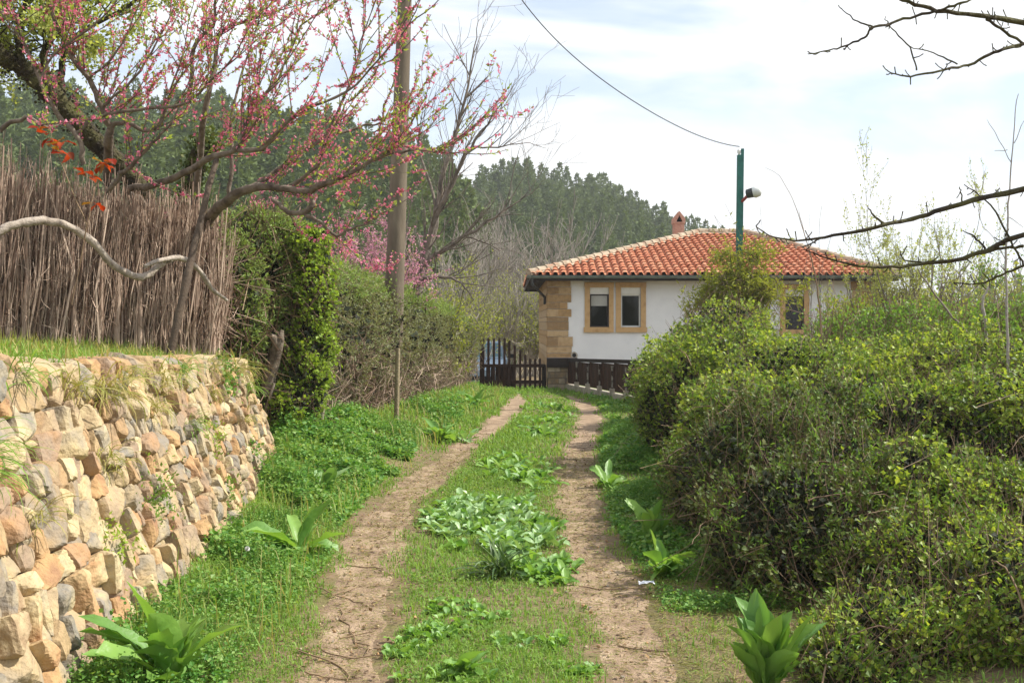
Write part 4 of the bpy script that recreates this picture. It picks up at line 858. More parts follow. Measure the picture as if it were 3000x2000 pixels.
# second ivy-dark stub
sb = thing('ivy_stub', dp(440, 560, 11.6) * [1, 1, 0] + [0, 0, 1.3], 'short dark ivy-wrapped trunk stub behind the prop pole', 'tree trunk')
b = MB(); QS, _ = trace(b, [(415, 640, 11.7), (428, 480, 11.6), (445, 400, 11.5), (462, 345, 11.4), (480, 325, 11.4)], [.11, .1, .095, .085, .03], 10, 4, .01, rng); b.build('trunk', M['barkdark'], sb, sm=True)
n = 1800; i = rng.integers(0, len(QS), n); bl = MB(); bl.leaves(QS[i] + rng.normal(size=(n, 3)) * .08, rng.normal(size=(n, 3)), rng.uniform(.03, .06, n), .4, rng, 0); bl.build('ivy', M['bramdark'], sb)

# --- more distant blossom trees behind the hedge
rng = np.random.default_rng(73)
for (sx, Yt, hgt, nm, lab, nl) in ((700, 17.5, 3.0, 'blossom', 'smaller pink blossom tree behind the tall shrub', 24), (850, 20.5, 3.2, 'blossompale', 'pale pink blossom tree beside the concrete pole', 26), (775, 23, 3.6, 'blossompale', 'pale blossom tree farthest back behind the hedge', 20), (560, 19, 3.4, 'blossom', 'pink blossom tree seen between the limbs above the tall shrub', 22)):
    bx = dp(sx, 700, Yt)[0]; t = thing('blossom_tree', (bx, Yt, .9), lab, 'tree', 'blossom trees behind the hedge'); out = []; tips = []
    out.append((np.array([(bx, Yt, .8), (bx + .05, Yt, 1.4), (bx, Yt, 1.9)]), np.array([.09, .08, .07])))
    for _ in range(nl // 3): grow(out, tips, rng, (bx, Yt, rng.uniform(1.3, 1.9)), (rng.normal() * .9, rng.normal() * .7, rng.uniform(.3, 1)), hgt * .42, .03, 3, (3, 5), .6, .6, .12, .1, 5, .003)
    pack(out).build('trunk', M['bark'], t, sm=True); bb = MB(); bl = MB()
    for P, dpt in tips:
        if dpt > 1: continue
        n = 11; Q = along(P, n, rng) + rng.normal(size=(n, 3)) * .02; buds(bb, Q, rng, .035, 2)
        n = 3; bl.leaves(along(P, n, rng), rng.normal(size=(n, 3)), rng.uniform(.03, .05, n), .25, rng, 0)
    bb.build('blossoms', M[nm], t); bl.build('leaves', M['paleleaf'], t)

# --- bare tree right of the concrete pole
rng = np.random.default_rng(74)
YB = 21.0
bt = thing('bare_tree', dp(958, 690, YB) * [1, 1, 0] + [0, 0, .9], 'leafless grey tree spreading beside the concrete pole', 'tree')
b = MB(); lim = [([(950, 780, YB), (955, 690, YB), (965, 620, YB), (985, 560, YB), (1005, 480, YB), (1015, 400, YB), (1050, 300, YB), (1075, 200, YB), (1092, 110, YB), (1098, 40, YB)], [.13, .12, .1, .075, .055, .045, .032, .022, .012, .005]),
 ([(975, 590, YB), (1000, 500, 20.8), (1040, 420, 20.6), (1080, 340, 20.5), (1130, 270, 20.4), (1180, 200, 20.4)], [.06, .05, .04, .028, .016, .006]),
 ([(970, 610, YB), (1010, 580, 20.8), (1060, 545, 20.6), (1120, 510, 20.5), (1190, 460, 20.4), (1240, 430, 20.3)], [.05, .042, .034, .024, .012, .005]),
 ([(1005, 480, YB), (980, 400, 21.2), (960, 330, 21.3), (970, 260, 21.3)], [.035, .028, .018, .008]),
 ([(960, 640, YB), (930, 580, 21.2), (925, 500, 21.3), (940, 430, 21.4)], [.04, .03, .02, .01]),
 ([(1060, 545, 20.6), (1110, 555, 20.5), (1150, 575, 20.4)], [.02, .016, .006]), ([(965, 640, YB), (1010, 635, 20.6), (1060, 650, 20.4), (1090, 690, 20.4)], [.04, .034, .02, .008]),
 ([(1080, 340, 20.5), (1140, 340, 20.5), (1200, 330, 20.5), (1255, 340, 20.5)], [.018, .014, .008, .004])]
polys = [trace(b, p, r, 8, 4, .015, rng) for p, r in lim]; out = []; tips = []
for Q, rr in polys:
    L = np.linalg.norm(np.diff(Q, axis=0), axis=1).sum()
    for _ in range(int(L * 5.5)):
        i = rng.integers(3, len(Q)); d = Q[min(i + 1, len(Q) - 1)] - Q[i - 1]; grow(out, tips, rng, Q[i], d / np.linalg.norm(d) + rng.normal(size=3) * [.7, .5, .5] + [.25, 0, .35], rng.uniform(.5, 1.2), min(rr[i] * .5, .014) + .002, 2, (1, 4), .6, .45, .12, .09, 6, .003)
for P, r in out: b.tube(P, r, 3 if r[0] < .01 else 5, cap=False)
b.build('trunk', M['bark'], bt, sm=True)

# --- scrub between house and hill, and behind the hedge
rng = np.random.default_rng(75)
def sapling(x, y, z, h, m_st, m_lf, lab, grp, nstem=5, dens=3, leafL=.07, nm='bare_shrub', cat='shrub', spread=.35, r0=.02, lv=2, perleaf=4):
    t = thing(nm, (x, y, z), lab, cat, grp); out = []; tips = []
    for _ in range(nstem): grow(out, tips, rng, (x + rng.normal() * .12, y + rng.normal() * .12, z), (rng.normal() * spread, rng.normal() * spread, 1), h * rng.uniform(.5, .8), r0, lv, (3, 6), .55, .5, .25, .07, 6, max(.003, y * .00022))
    pack(out).build('stems', m_st, t)
    if m_lf is not None:
        bl = MB()
        for P, dpt in tips:
            if dpt > 0 and lv > 1: continue
            n = perleaf; bl.leaves(along(P, n, rng) + rng.normal(size=(n, 3)) * .04, rng.normal(size=(n, 3)), rng.uniform(.6, 1.2, n) * leafL, .35, rng, 0)
        bl.build('leaves', m_lf, t)
labs = ['grey leafless shrub', 'brown leafless thicket shrub', 'bare tangled shrub']
spots = [(1130, 58, 6.6), (1185, 62, 7.2), (1235, 64, 7.2), (1160, 56, 5.6), (1215, 58, 6.2), (1090, 44, 4.8), (1110, 50, 6.5), (1290, 52, 6.6), (1270, 60, 6.0), (1345, 56, 6.5), (1040, 40, 4.0)]
for i, (sx, Y, h) in enumerate(spots):
    x = dp(sx, 0, Y)[0]; yg = i % 3 == 0
    sapling(x, Y, float(gz(x, Y)) - .1, h, M['twiggrey'], None, 'grey leafless shrub among the scrub between hedge and house', 'bare shrubs left of the house', 5, 3, spread=.3, r0=.03, lv=3)
for i, (sx, Y, h) in enumerate([(1130, 46, 3.2), (1165, 48, 3.4), (1200, 46, 3.3), (1235, 49, 3.6), (1250, 46, 3.1), (1105, 44, 3.0), (1070, 42, 2.8), (1185, 52, 4.0), (1220, 54, 4.2)]):
    x = dp(sx, 0, Y)[0]; sapling(x, Y, float(gz(x, Y)) - .1, h, M['twiggrey'], M['yellowgreen'], 'low shrub with yellow-green new leaves behind the picket gate', 'budding shrubs behind the gate', 10, 3, .085, nm='budding_shrub', lv=3, perleaf=5)
for i, (sx, Y, h, lab) in enumerate([(1020, 25, 2.4, 'yellow-green shrub beside the bare tree trunk'), (985, 23, 1.8, 'low yellow-green shrub at the foot of the bare tree'), (1080, 28, 2.6, 'yellowish shrub just beyond the long hedge end')]):
    x = dp(sx, 0, Y)[0]; sapling(x, Y, float(gz(x, Y)), h, M['twiggrey'], M['yellowgreen'], lab, None, 8, 3, .06, nm='budding_shrub', lv=3, perleaf=6)

# ------------------------------------------------------------------ right-hand thicket
rng = np.random.default_rng(81)
def gp3(x, Y, z, rx, ry_, rz_): return ((x * 1.27551 - 1500) / F * Y, Y, z, rx, ry_, rz_)
MBr = [
 ('bramble_bush', 'mounded brownish bramble bush in front of the house beside the green post', [gp3(1660, 17.5, 1.1, .85, 1.0, .92), gp3(1590, 17, .7, .65, .9, .75), gp3(1770, 16.5, .7, .85, .9, .72), gp3(1530, 16.5, .4, .45, .8, .55)], 5600, 'bramble', .055),
 ('bramble_bush', 'straggly bramble bush bulging over the right wheel track', [gp3(1600, 12.5, .6, .72, 1.1, .76), gp3(1710, 12.5, .82, .9, 1.0, .72), gp3(1560, 14.5, .6, .5, .9, .7)], 9500, 'bramble', .045),
 ('bramble_bush', 'broad sunlit bramble bush in the middle of the right-hand thicket', [gp3(1850, 10.5, .78, 1.1, 1.2, .68), gp3(2050, 11, .8, 1.1, 1.2, .62), gp3(1960, 9.3, .6, .9, .8, .62), gp3(1730, 9.4, .5, .75, .9, .7)], 17000, 'bramble', .04),
 ('bramble_bush', 'bramble bush with fresh green tips at the right edge of the picture', [gp3(2250, 10, .85, 1.1, 1.3, .68), gp3(2120, 8.2, .6, .8, .9, .56), gp3(2130, 7.0, .35, .75, .7, .5), gp3(2330, 7.8, .7, .7, .9, .6)], 16000, 'bramble', .038),
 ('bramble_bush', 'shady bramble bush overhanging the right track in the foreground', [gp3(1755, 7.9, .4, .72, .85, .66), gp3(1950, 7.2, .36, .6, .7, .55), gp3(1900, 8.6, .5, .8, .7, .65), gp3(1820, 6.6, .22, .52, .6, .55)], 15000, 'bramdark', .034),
 ('bramble_bush', 'lowest nearest bramble bush in the bottom right corner', [gp3(2180, 5.9, .10, .66, .6, .44), gp3(2330, 5.3, .15, .5, .6, .46), gp3(2060, 5.2, -.05, .42, .5, .40), gp3(2280, 6.6, .25, .7, .7, .5), gp3(1960, 4.9, -.15, .3, .4, .36)], 14500, 'bramble', .03),
]
allE = []
for nm, lab, el, nsp, ml, L in MBr:
    Lab0 = lab.split()[0]; c = el[0]; t = thing(nm, (c[0], c[1], .1), lab, 'bush', 'brambles along the right side of the track')
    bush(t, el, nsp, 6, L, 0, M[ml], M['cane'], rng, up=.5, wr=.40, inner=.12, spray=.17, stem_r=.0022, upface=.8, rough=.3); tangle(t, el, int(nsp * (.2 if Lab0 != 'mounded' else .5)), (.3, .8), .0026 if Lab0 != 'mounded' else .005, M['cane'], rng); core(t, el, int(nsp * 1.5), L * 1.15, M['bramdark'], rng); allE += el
    bush(t, el, int(nsp * .35), 9, .035, 0, M['midgreen'], M['cane'], rng, up=.9, wr=.14, name='fine_leaves', inner=.1, spray=.22, stems=False, rough=.3)
    # arching canes
    P, Nn = sample_ell(el, 26, rng); b = MB(); 
    for p, n_ in zip(P, Nn):
        a = rng.uniform(0, 6.28); d = np.array([math.cos(a), math.sin(a) * .6, 0]); Lc = rng.uniform(.5, 1.3); u = np.linspace(-1, 1, 12)[:, None]
        Q = p + d * u * Lc * .5 + np.array([0, 0, 1]) * (.10 - u ** 2 * rng.uniform(.1, .4)) * Lc * .6 + rng.normal(size=(12, 3)) * .006; b.tube(Q, np.linspace(.0055, .002, 12), 5)
    b.build('arching_canes', M['cane'], t, sm=True)
# leafy green shrubs behind the brambles on the right
for i, (lab, el, nsp, m_, L) in enumerate([
 ('leafy green shrub behind the brambles below the right end of the house', [gp3(1950, 15, 1.0, .8, .8, .75), gp3(2080, 15.5, 1.1, .9, .8, .8)], 4200, 'midgreen', .055),
 ('dense green shrub behind the brambles near the right edge', [gp3(2220, 14, 1.1, .9, .9, .78), gp3(2360, 14, 1.1, .9, .9, .75)], 4600, 'midgreen', .055),
 ('olive shrub below the right corner of the house roof', [gp3(1990, 21, 1.2, 1.0, .9, 1.0), gp3(2110, 22, 1.3, 1.0, .9, 1.0)], 3200, 'yellowgreen', .06)]):
    t = thing('leafy_shrub', (el[0][0], el[0][1], .1), lab, 'shrub'); bush(t, el, nsp, 5, L, 0, M[m_], M['cane'], rng, up=.9, wr=.32, inner=.3, spray=.4, stem_r=.004, fold=.12); tangle(t, el, 400, (.5, 1.3), .006, M['cane'], rng)
# yellow-green bamboo-like bush round the green post
t = thing('feathery_bush', (gpX(0), 20.4, .8), 'feathery yellow-green bush growing around the green lamp post', 'bush')
el = [gp3(1700, 20.2, 1.8, .5, .4, .4), gp3(1690, 20.2, 2.35, .6, .4, .28), gp3(1640, 20.4, 2.0, .5, .4, .25), gp3(1765, 20.2, 2.2, .55, .4, .2), gp3(1735, 20.3, 2.9, .42, .3, .26), gp3(1665, 20.4, 2.85, .3, .3, .22)]
bush(t, el, 1150, 14, .10, 0, M['yellowgreen'], M['cane'], rng, up=.05, wr=.13, inner=.4, spray=.6, stem_r=.003, rough=.5); tangle(t, el, 120, (.5, 1.2), .006, M['cane'], rng)
# budding saplings on the right
def stemtree(nm, lab, x, Y, z, h, ns, m_s, m_l, L, per, cat='sapling', spread=.28, r0=.025, lv=3, kids=(3, 5)):
    t = thing(nm, (x, Y, z), lab, cat); out = []; tips = []
    for _ in range(ns): grow(out, tips, rng, (x + rng.normal() * .1, Y + rng.normal() * .1, z), (rng.normal() * spread, rng.normal() * spread, 1), h * rng.uniform(.6, .85), r0 * rng.uniform(.6, 1), lv, kids, .5, .5, .3, .06, 7, .0025)
    pack(out).build('stems', m_s, t, sm=True)
    if m_l is not None:
        bl = MB()
        for P, dpt in tips:
            if dpt > 1: continue
            bl.leaves(along(P, per, rng) + rng.normal(size=(per, 3)) * .02, rng.normal(size=(per, 3)) + [0, 0, .4], rng.uniform(.6, 1.2, per) * L, .3, rng, 0)
        bl.build('leaves', m_l, t)
stemtree('willow_sapling', 'many-stemmed budding willow right of the house roof', dp(2120, 0, 19)[0], 19, .1, 3.1, 12, M['bark'], M['willowleaf'], .042, 13, 'tree', .26, .035)
stemtree('willow_sapling', 'smaller budding willow between the house corner and the right edge', dp(2030, 0, 20)[0], 20, .1, 2.6, 8, M['bark'], M['willowleaf'], .042, 13, 'tree', .25, .028)
stemtree('young_sapling', 'thin dark sapling in front of the right-hand window', dp(1880, 0, 14.5)[0], 14.5, .6, 2.2, 3, M['bark'], None, .04, 3, spread=.1, r0=.011, lv=1, kids=(3, 6))
stemtree('young_sapling', 'leafy young sapling in front of the right house corner', dp(1925, 0, 14)[0], 14, .6, 1.6, 5, M['cane'], M['midgreen'], .05, 6, spread=.2, r0=.01, lv=1, kids=(3, 6))
stemtree('young_sapling', 'yellow-green sapling low at the right edge', dp(2270, 0, 17)[0], 17, .4, 2.2, 6, M['bark'], M['yellowgreen'], .05, 6, spread=.28, r0=.02, lv=2)
stemtree('young_sapling', 'budding sapling behind the brambles halfway to the right edge', dp(2190, 0, 23)[0], 23, .1, 3.0, 6, M['bark'], M['paleleaf'], .06, 6, spread=.25, r0=.025, lv=2)
for i, (sx, Y, h) in enumerate([(2230, 30, 2.9), (2300, 33, 3.0), (2370, 28, 2.6), (2120, 34, 2.8), (2170, 38, 3.0), (2260, 40, 3.2), (2345, 42, 3.4)]):
    x = dp(sx, 0, Y)[0]; sapling(x, Y, float(gz(x, Y)) - .3, h, M['twiggrey'], M['yellowgreen' if i % 2 else 'midgreen'], 'budding shrub in the scrub beyond the right-hand saplings', 'scrub at the right behind the saplings', 7, 3, .09, nm='budding_shrub', lv=3, perleaf=7)
# tall silvery stem with a few buds at the right edge
t = thing('silver_sapling', dp(2322, 860, 9) * [1, 1, 0], 'slender silver-barked sapling standing tall near the right edge', 'sapling')
b = MB(); QQ, rr = trace(b, [(2316, 1000, 9), (2316, 830, 9), (2312, 720, 9), (2312, 600, 9), (2316, 470, 9), (2326, 340, 9), (2338, 215, 9)], [.013, .012, .011, .009, .007, .005, .003], 7, 5, .003, rng)
for pts in ([(2325, 375, 9), (2295, 320, 9), (2266, 275, 9)], [(2312, 345, 9), (2285, 347, 9)], [(2330, 330, 9), (2345, 290, 9), (2360, 260, 9)], [(2316, 500, 9), (2350, 520, 9)], [(2313, 600, 9), (2290, 560, 9), (2262, 520, 9), (2245, 480, 9)]): trace(b, pts, np.linspace(.004, .002, len(pts)), 5, 3, .004, rng)
b.build('stem', M['silver'], t, sm=True)
b = MB(); trace(b, [(2266, 800, 10), (2264, 740, 10), (2258, 690, 10), (2275, 655, 10)], [.016, .015, .012, .006], 7, 4, .004, rng); tag(b.build('silver_branch', M['silver'], sm=True), 'short crooked silver stem left of the slender sapling', 'branch')
b = MB(); trace(b, [(2255, 800, 11), (2200, 740, 11), (2150, 680, 11), (2110, 620, 11)], [.016, .013, .01, .005], 7, 4, .004, rng); tag(b.build('leaning_sapling', M['bark'], sm=True), 'long bare stem leaning left through the right-hand saplings', 'branch')
b = MB(); trace(b, [(1888, 790, 13), (1882, 700, 13), (1868, 610, 13), (1850, 545, 13), (1825, 470, 13), (1790, 405, 13), (1757, 385, 13)], [.012, .01, .008, .0055, .004, .003, .002], 5, 5, .003, rng)
trace(b, [(1850, 545, 13), (1838, 500, 13), (1834, 480, 13)], [.004, .003, .002], 4, 3, .003, rng); tag(b.build('arching_shoot', M['cane'], sm=True), 'single thin shoot arching up above the right roof slope', 'shoot')
# overhanging bare thorn tree, its trunk just outside the frame
def c7(cx, cy, Y): return ((2300 + cx * .7014) / 1.27551, cy * .7014 / 1.27551, Y)
rng = np.random.default_rng(91)
t = thing('thorn_tree', (3.6, 4.9, .1), 'bare thorny tree reaching thin dark branches in from the right', 'tree')
b = MB(); hub = (2900, 520)
b.tube([(3.6, 5.0, 0), (3.55, 5.0, 1.2), (3.62, 4.95, 2.2), (3.5, 4.9, 3.1), (3.55, 4.9, 3.9)], [.1, .09, .075, .06, .03], 10)
lims = [
 ([(1700, 250, 4.9), (998, 100, 4.7), (840, 70, 4.6), (640, 45, 4.5), (490, 0, 4.5), (380, -60, 4.5)], [.04, .012, .010, .008, .007, .004]),
 ([(640, 45, 4.5), (520, 75, 4.5), (370, 115, 4.4), (340, 150, 4.4), (270, 185, 4.4), (180, 212, 4.4), (90, 228, 4.4)], [.006, .0055, .005, .0045, .004, .003, .002]),
 ([(370, 115, 4.4), (300, 90, 4.4), (235, 40, 4.4)], [.004, .003, .0018]),
 ([(1700, 330, 4.9), (1250, 130, 4.8), (998, 185, 4.7), (870, 220, 4.6), (770, 270, 4.6), (640, 298, 4.5), (500, 318, 4.5), (430, 300, 4.5)], [.035, .01, .0075, .0065, .006, .005, .0035, .002]),
 ([(998, 185, 4.7), (900, 120, 4.65), (840, 80, 4.6)], [.006, .006, .006]),
 ([(550, 295, 4.5), (520, 200, 4.5), (450, 120, 4.5), (415, 75, 4.5)], [.0035, .003, .0025, .0018]),
 ([(720, 268, 4.6), (640, 230, 4.6), (520, 195, 4.6)], [.0035, .003, .0018]),
 ([(640, 45, 4.5), (720, 20, 4.5), (800, -10, 4.5)], [.005, .005, .004]),
 ([(1700, 650, 5.0), (998, 790, 4.8), (740, 850, 4.7), (560, 905, 4.7), (420, 940, 4.6), (200, 985, 4.6), (50, 1005, 4.6), (-60, 985, 4.6), (-120, 945, 4.6)], [.03, .0125, .0105, .0095, .0085, .006, .0045, .003, .002]),
 ([(140, 1000, 4.6), (100, 1020, 4.6), (70, 1032, 4.6)], [.003, .003, .002]),
 ([(415, 935, 4.6), (375, 905, 4.6), (345, 862, 4.6)], [.005, .0045, .002]),
 ([(1700, 800, 5.0), (998, 985, 4.8), (900, 1020, 4.8), (740, 1080, 4.7), (600, 1100, 4.7), (400, 1115, 4.6), (250, 1100, 4.6), (90, 1045, 4.6)], [.03, .012, .0105, .009, .008, .006, .0045, .002]),
 ([(998, 1030, 4.8), (880, 1045, 4.8), (740, 1080, 4.7)], [.007, .006, .006]),
 ([(1300, 1010, 4.9), (998, 1110, 4.8), (900, 1150, 4.8), (820, 1185, 4.75), (700, 1180, 4.7)], [.012, .006, .0055, .004, .002]),
 ([(600, 1100, 4.7), (500, 1085, 4.7), (480, 1050, 4.7)], [.004, .003, .0018]),
 ([(840, 1040, 4.8), (790, 990, 4.8), (745, 965, 4.8)], [.005, .004, .002]),
 ([(740, 850, 4.7), (735, 810, 4.7), (728, 780, 4.7)], [.004, .003, .002]),
 ([(998, 1110, 4.8), (940, 1000, 4.8), (860, 860, 4.8), (750, 770, 4.8)], [.005, .0045, .0035, .002]),
]
polys = [trace(b, [c7(*q) for q in p], r, 7, 5, .0022, rng) for p, r in lims]
for Q, rr in polys:      # spurs and thorns
    m_ = int(np.linalg.norm(np.diff(Q, axis=0), axis=1).sum() * 17)
    for _ in range(m_):
        i = rng.integers(2, len(Q)); d = np.array([rng.normal() * .6, rng.normal() * .4, rng.normal()]); d /= np.linalg.norm(d); L = rng.uniform(.012, .05); b.tube([Q[i], Q[i] + d * L * .6, Q[i] + d * L + [0, 0, .006]], [.0028, .0022, .0026], 4)
b.build('trunk', M['barkdark'], t, sm=True)

# ------------------------------------------------------------------ broad-leaved plants
def leafmesh(b, base, az, tilt0, bend, L, W, rg, seg=9, wavy=.2, stalk=.18):
    t = np.linspace(0, 1, seg + 1); ang = tilt0 - bend * t; ds = L / seg; dx = np.cumsum(np.concatenate([[0], np.cos(ang[:-1]) * ds])); dz = np.cumsum(np.concatenate([[0], np.sin(ang[:-1]) * ds]))
    u = np.clip((t - stalk) / (1 - stalk), 0, 1); w_ = np.where(t < stalk, W * .07, W * (np.sin(np.pi * u ** 1.05) ** .6 * .95 + .06 * (1 - u))); w_[-1] = W * .02
    cr_ = np.array([-1, -.5, 0, .5, 1]); h_ = np.array([math.cos(az), math.sin(az)]); s_ = np.array([-h_[1], h_[0]])
    w_ = w_ * (1 + .10 * np.sin(t * rg.uniform(14, 24) + rg.uniform(0, 6))); lat = rg.normal() * .22 * L * t ** 2; tw = rg.normal() * .5 * t
    ph = rg.uniform(0, 6.28); V = np.zeros((seg + 1, 5, 3))
    for j, c in enumerate(cr_):
        off = c * w_ * np.cos(tw) + lat; lift = np.abs(c) * w_ * .45 + wavy * w_ * np.sin(t * 17 + ph + c * 2) * abs(c) + c * w_ * np.sin(tw)
        V[:, j, 0] = base[0] + h_[0] * (dx - np.sin(ang) * lift) + s_[0] * off; V[:, j, 1] = base[1] + h_[1] * (dx - np.sin(ang) * lift) + s_[1] * off; V[:, j, 2] = base[2] + dz + np.cos(ang) * lift
    b.grid(V)
def dock(x, y, n, L, W, lab, m='dock', tilt=(55, 88), bend=(.3, 1.3), nm='broadleaf_plant', cat='plant', seed=1, grp=None, z=None, az=None, group=None):
    rg = np.random.default_rng(seed); z = float(gz(x, y)) if z is None else z; b = MB()
    for k in range(n):
        a = rg.uniform(0, 6.28) if az is None else rg.uniform(*az); leafmesh(b, (x + rg.normal() * .02, y + rg.normal() * .02, z - .01), a, R(rg.uniform(*tilt)), rg.uniform(*bend) * rg.choice([1, 1, 1.8]), L * rg.uniform(.4, 1.15), W * rg.uniform(.75, 1.15), rg)
    o = b.build(nm, M[m], sm=True); tag(o, lab, cat, group); return o
def gat(sx, sy):   # ground point under a pixel of the 2352 view
    Y = EYE * F / (sy * 1.27551 - HZ); return (sx * 1.27551 - 1500) / F * Y, Y
x, y = -1.48, 4.75; dock(x, y, 24, .46, .06, 'large broad-leaved dock at the foot of the stone wall in the bottom left corner', seed=3, tilt=(35, 85), bend=(.2, 1.0))
x, y = gat(1758, 1590); dock(x, y, 34, .40, .055, 'upright bright dock clump at the edge of the foreground brambles', seed=4, tilt=(62, 90), bend=(.1, .6))
x, y = gat(1470, 1255); dock(x + .1, y, 22, .36, .05, 'tall bright dock clump beside the right track under the brambles', seed=5, tilt=(60, 88), bend=(.1, .7))
x, y = gat(1520, 1320); dock(x, y, 14, .28, .05, 'shaded dock clump just in front of the tall bright dock', seed=15, tilt=(40, 80))
x, y = gat(690, 1275); dock(x, y, 12, .40, .058, 'dock with long drooping leaves just beyond the stone wall end of the left verge', seed=6, tilt=(35, 80), bend=(.3, 1.2))
x, y = gat(745, 1150); dock(x, y, 7, .34, .06, 'dock with one pale upturned leaf on the left bank', 'dockpale', seed=7, tilt=(40, 80))
x, y = gat(1010, 1015); dock(x, y, 16, .42, .07, 'dark leafy dock clump on the left verge below the wooden stake', seed=8, tilt=(35, 80)); dock(x + .35, y + .2, 10, .36, .06, 'pale-edged dock beside the dark leafy clump on the left verge', 'dockpale', seed=18, tilt=(25, 70))
x, y = gat(1090, 945); dock(x, y, 18, .50, .08, 'bushy dock clump at the hedge foot nearest the gate', seed=9, tilt=(40, 80))
x, y = gat(1400, 1120); dock(x, y, 14, .32, .05, 'spreading dock at the right edge of the right-hand track', seed=10, tilt=(25, 75))
x, y = gat(1250, 1000); dock(x, y, 18, .36, .06, 'pale green dock rosette on the centre strip closest to the gate', 'dockpale', seed=11, tilt=(20, 65))
x, y = gat(1160, 1080); dock(x, y, 12, .28, .045, 'small dock rosette left of centre on the middle strip', 'dockpale', seed=12, tilt=(15, 60))
x, y = gat(1240, 1095); dock(x, y, 10, .26, .04, 'low dock rosette near the right track on the middle strip', seed=22, tilt=(15, 60))
x, y = gat(1145, 1325)
rg = np.random.default_rng(13); b = MB(); zg = float(gz(x, y))
for k in range(95):
    leafmesh(b, (x + rg.normal() * .04, y + rg.normal() * .035, zg), rg.uniform(0, 6.28), R(rg.uniform(30, 88)), rg.uniform(.5, 2.0), rg.uniform(.16, .30), .0075, rg, wavy=0, stalk=.02)
tag(b.build('strap_leaf_tuft', M['iris']), 'dark spiky tuft of strap-shaped leaves in the middle of the track', 'plant')
x, y = gat(1060, 1545); dock(x, y, 9, .17, .03, 'small upright leafy plant at the bottom centre of the grass strip', seed=14, tilt=(50, 85)); 
# leafy patches on the centre strip and verges
def patch(name, lab, cells, L, W, m, seed, dens=1.0, tilt=(10, 75)):
    rg = np.random.default_rng(seed); b = MB()
    for (sx, sy, rx, ry_, n) in cells:
        cx_, cy_ = gat(sx, sy)
        for k in range(int(n * dens)):
            a = rg.uniform(0, 6.28); q = math.sqrt(rg.random()); x = cx_ + rx * q * math.cos(a); y = cy_ + ry_ * q * math.sin(a); z = float(gz(x, y)); az = rg.uniform(0, 6.28)
            for j in range(rg.integers(4, 9)): leafmesh(b, (x, y, z), az + j * 1.1 + rg.normal() * .3, R(rg.uniform(*tilt)), rg.uniform(.2, 1.4), L * rg.uniform(.55, 1.2), W * rg.uniform(.7, 1.2), rg, seg=5)
    return tag(b.build(name, M[m], sm=True), lab, kind='stuff')
leafcloud_later = True
patch('ground_cover', 'silvery green broad-leaved weeds massed in the middle of the track', [(1100, 1200, .42, .75, 62), (1210, 1250, .28, .55, 34), (1060, 1160, .2, .3, 12), (1180, 1180, .25, .4, 18)], .13, .028, 'dockpale', 101)
patch('ground_cover', 'dark green weeds around the spiky tuft', [(1250, 1310, .2, .3, 22), (1100, 1250, .3, .3, 16), (1280, 1335, .1, .15, 10)], .12, .028, 'dock', 102)
patch('ground_cover', 'low dark clover-like weeds on the near centre strip', [(970, 1470, .16, .22, 26), (1040, 1400, .16, .16, 16), (930, 1500, .1, .1, 8), (1180, 1480, .12, .1, 7), (1130, 1420, .1, .1, 6), (1060, 1440, .2, .14, 10), (1270, 1480, .06, .1, 6), (1330, 1540, .10, .1, 8), (1000, 1550, .2, .1, 10), (1150, 1560, .25, .1, 10)], .06, .02, 'dock', 103)
patch('ground_cover', 'dark leafy weeds bordering the pale weeds in the middle of the track', [(1030, 1180, .2, .5, 16), (1180, 1160, .2, .4, 14), (1140, 1230, .2, .3, 12), (1250, 1210, .12, .4, 10)], .12, .03, 'dock', 106)
patch('ground_cover', 'scattered broad-leaved weeds farther along the centre strip', [(1240, 985, .45, 1.6, 26), (1180, 1080, .4, 1.2, 26), (1260, 950, .4, 2.0, 16), (1230, 1110, .2, .5, 10)], .15, .035, 'dock', 104)
# nettles and cleavers: mass of small leaves on the verges
rng = np.random.default_rng(105)
def leafcloud(name, lab, boxes, L, m, wr=.4, per=9, stem=True):
    b = MB(); bs = MB()
    for (x0_, x1_, y0_, y1_, n, h) in boxes:
        X = rng.uniform(x0_, x1_, n); Y = rng.uniform(y0_, y1_, n); nz = noise(np.stack([X, Y, X * 0], -1), 1.8, 2); k = (rutdist(X, Y) > .27) & (nz > -.35)
        lim = np.where(Y < 11.6, wallfoot(Y) - .02, np.interp(Y, HX[:, 0], HX[:, 1]) - .25); k &= X > lim; X, Y, nz = X[k], Y[k], nz[k]
        rd = rutdist(X, Y); H = h * (.55 + .45 * np.clip(nz, -1, 1)) * np.clip((rd - .15) * 1.8, .15, 1) * rng.uniform(.6, 1.2, len(X)); Z = gz(X, Y); n2 = len(X)
        tt = rng.uniform(.1, 1, (n2, per)); ln = rng.normal(size=(n2, 3)) * .2; ln[:, 2] = 1
        H = H * (.75 + .6 * np.clip(noise(np.stack([X, Y, X * 0 + 3], -1), 6, 2), -1, 1)); P = np.stack([X, Y, Z], -1)[:, None] + ln[:, None] * (H[:, None] * tt)[..., None] + rng.normal(size=(n2, per, 3)) * .02; D = rng.normal(size=(n2 * per, 3)) * [1, 1, .5]; sc = np.repeat(np.clip(Y / 9, .7, 1.5), per)
        b.leaves(P.reshape(-1, 3), D, L * rng.uniform(.4, 1.5, n2 * per) * sc * np.repeat(.8 + .5 * np.clip(noise(np.stack([X, Y, X * 0 + 9], -1), 2.5, 2), -1, 1), per), wr, rng, .12, .8)
        A_ = np.stack([X, Y, Z], -1); bs.sticks(A_, A_ + ln * H[:, None], .0018, .001, 3)
    o = b.build(name, m); tag(o, lab, kind='stuff'); 
    if stem: bs.build('weed_stems', M['weed'], o)
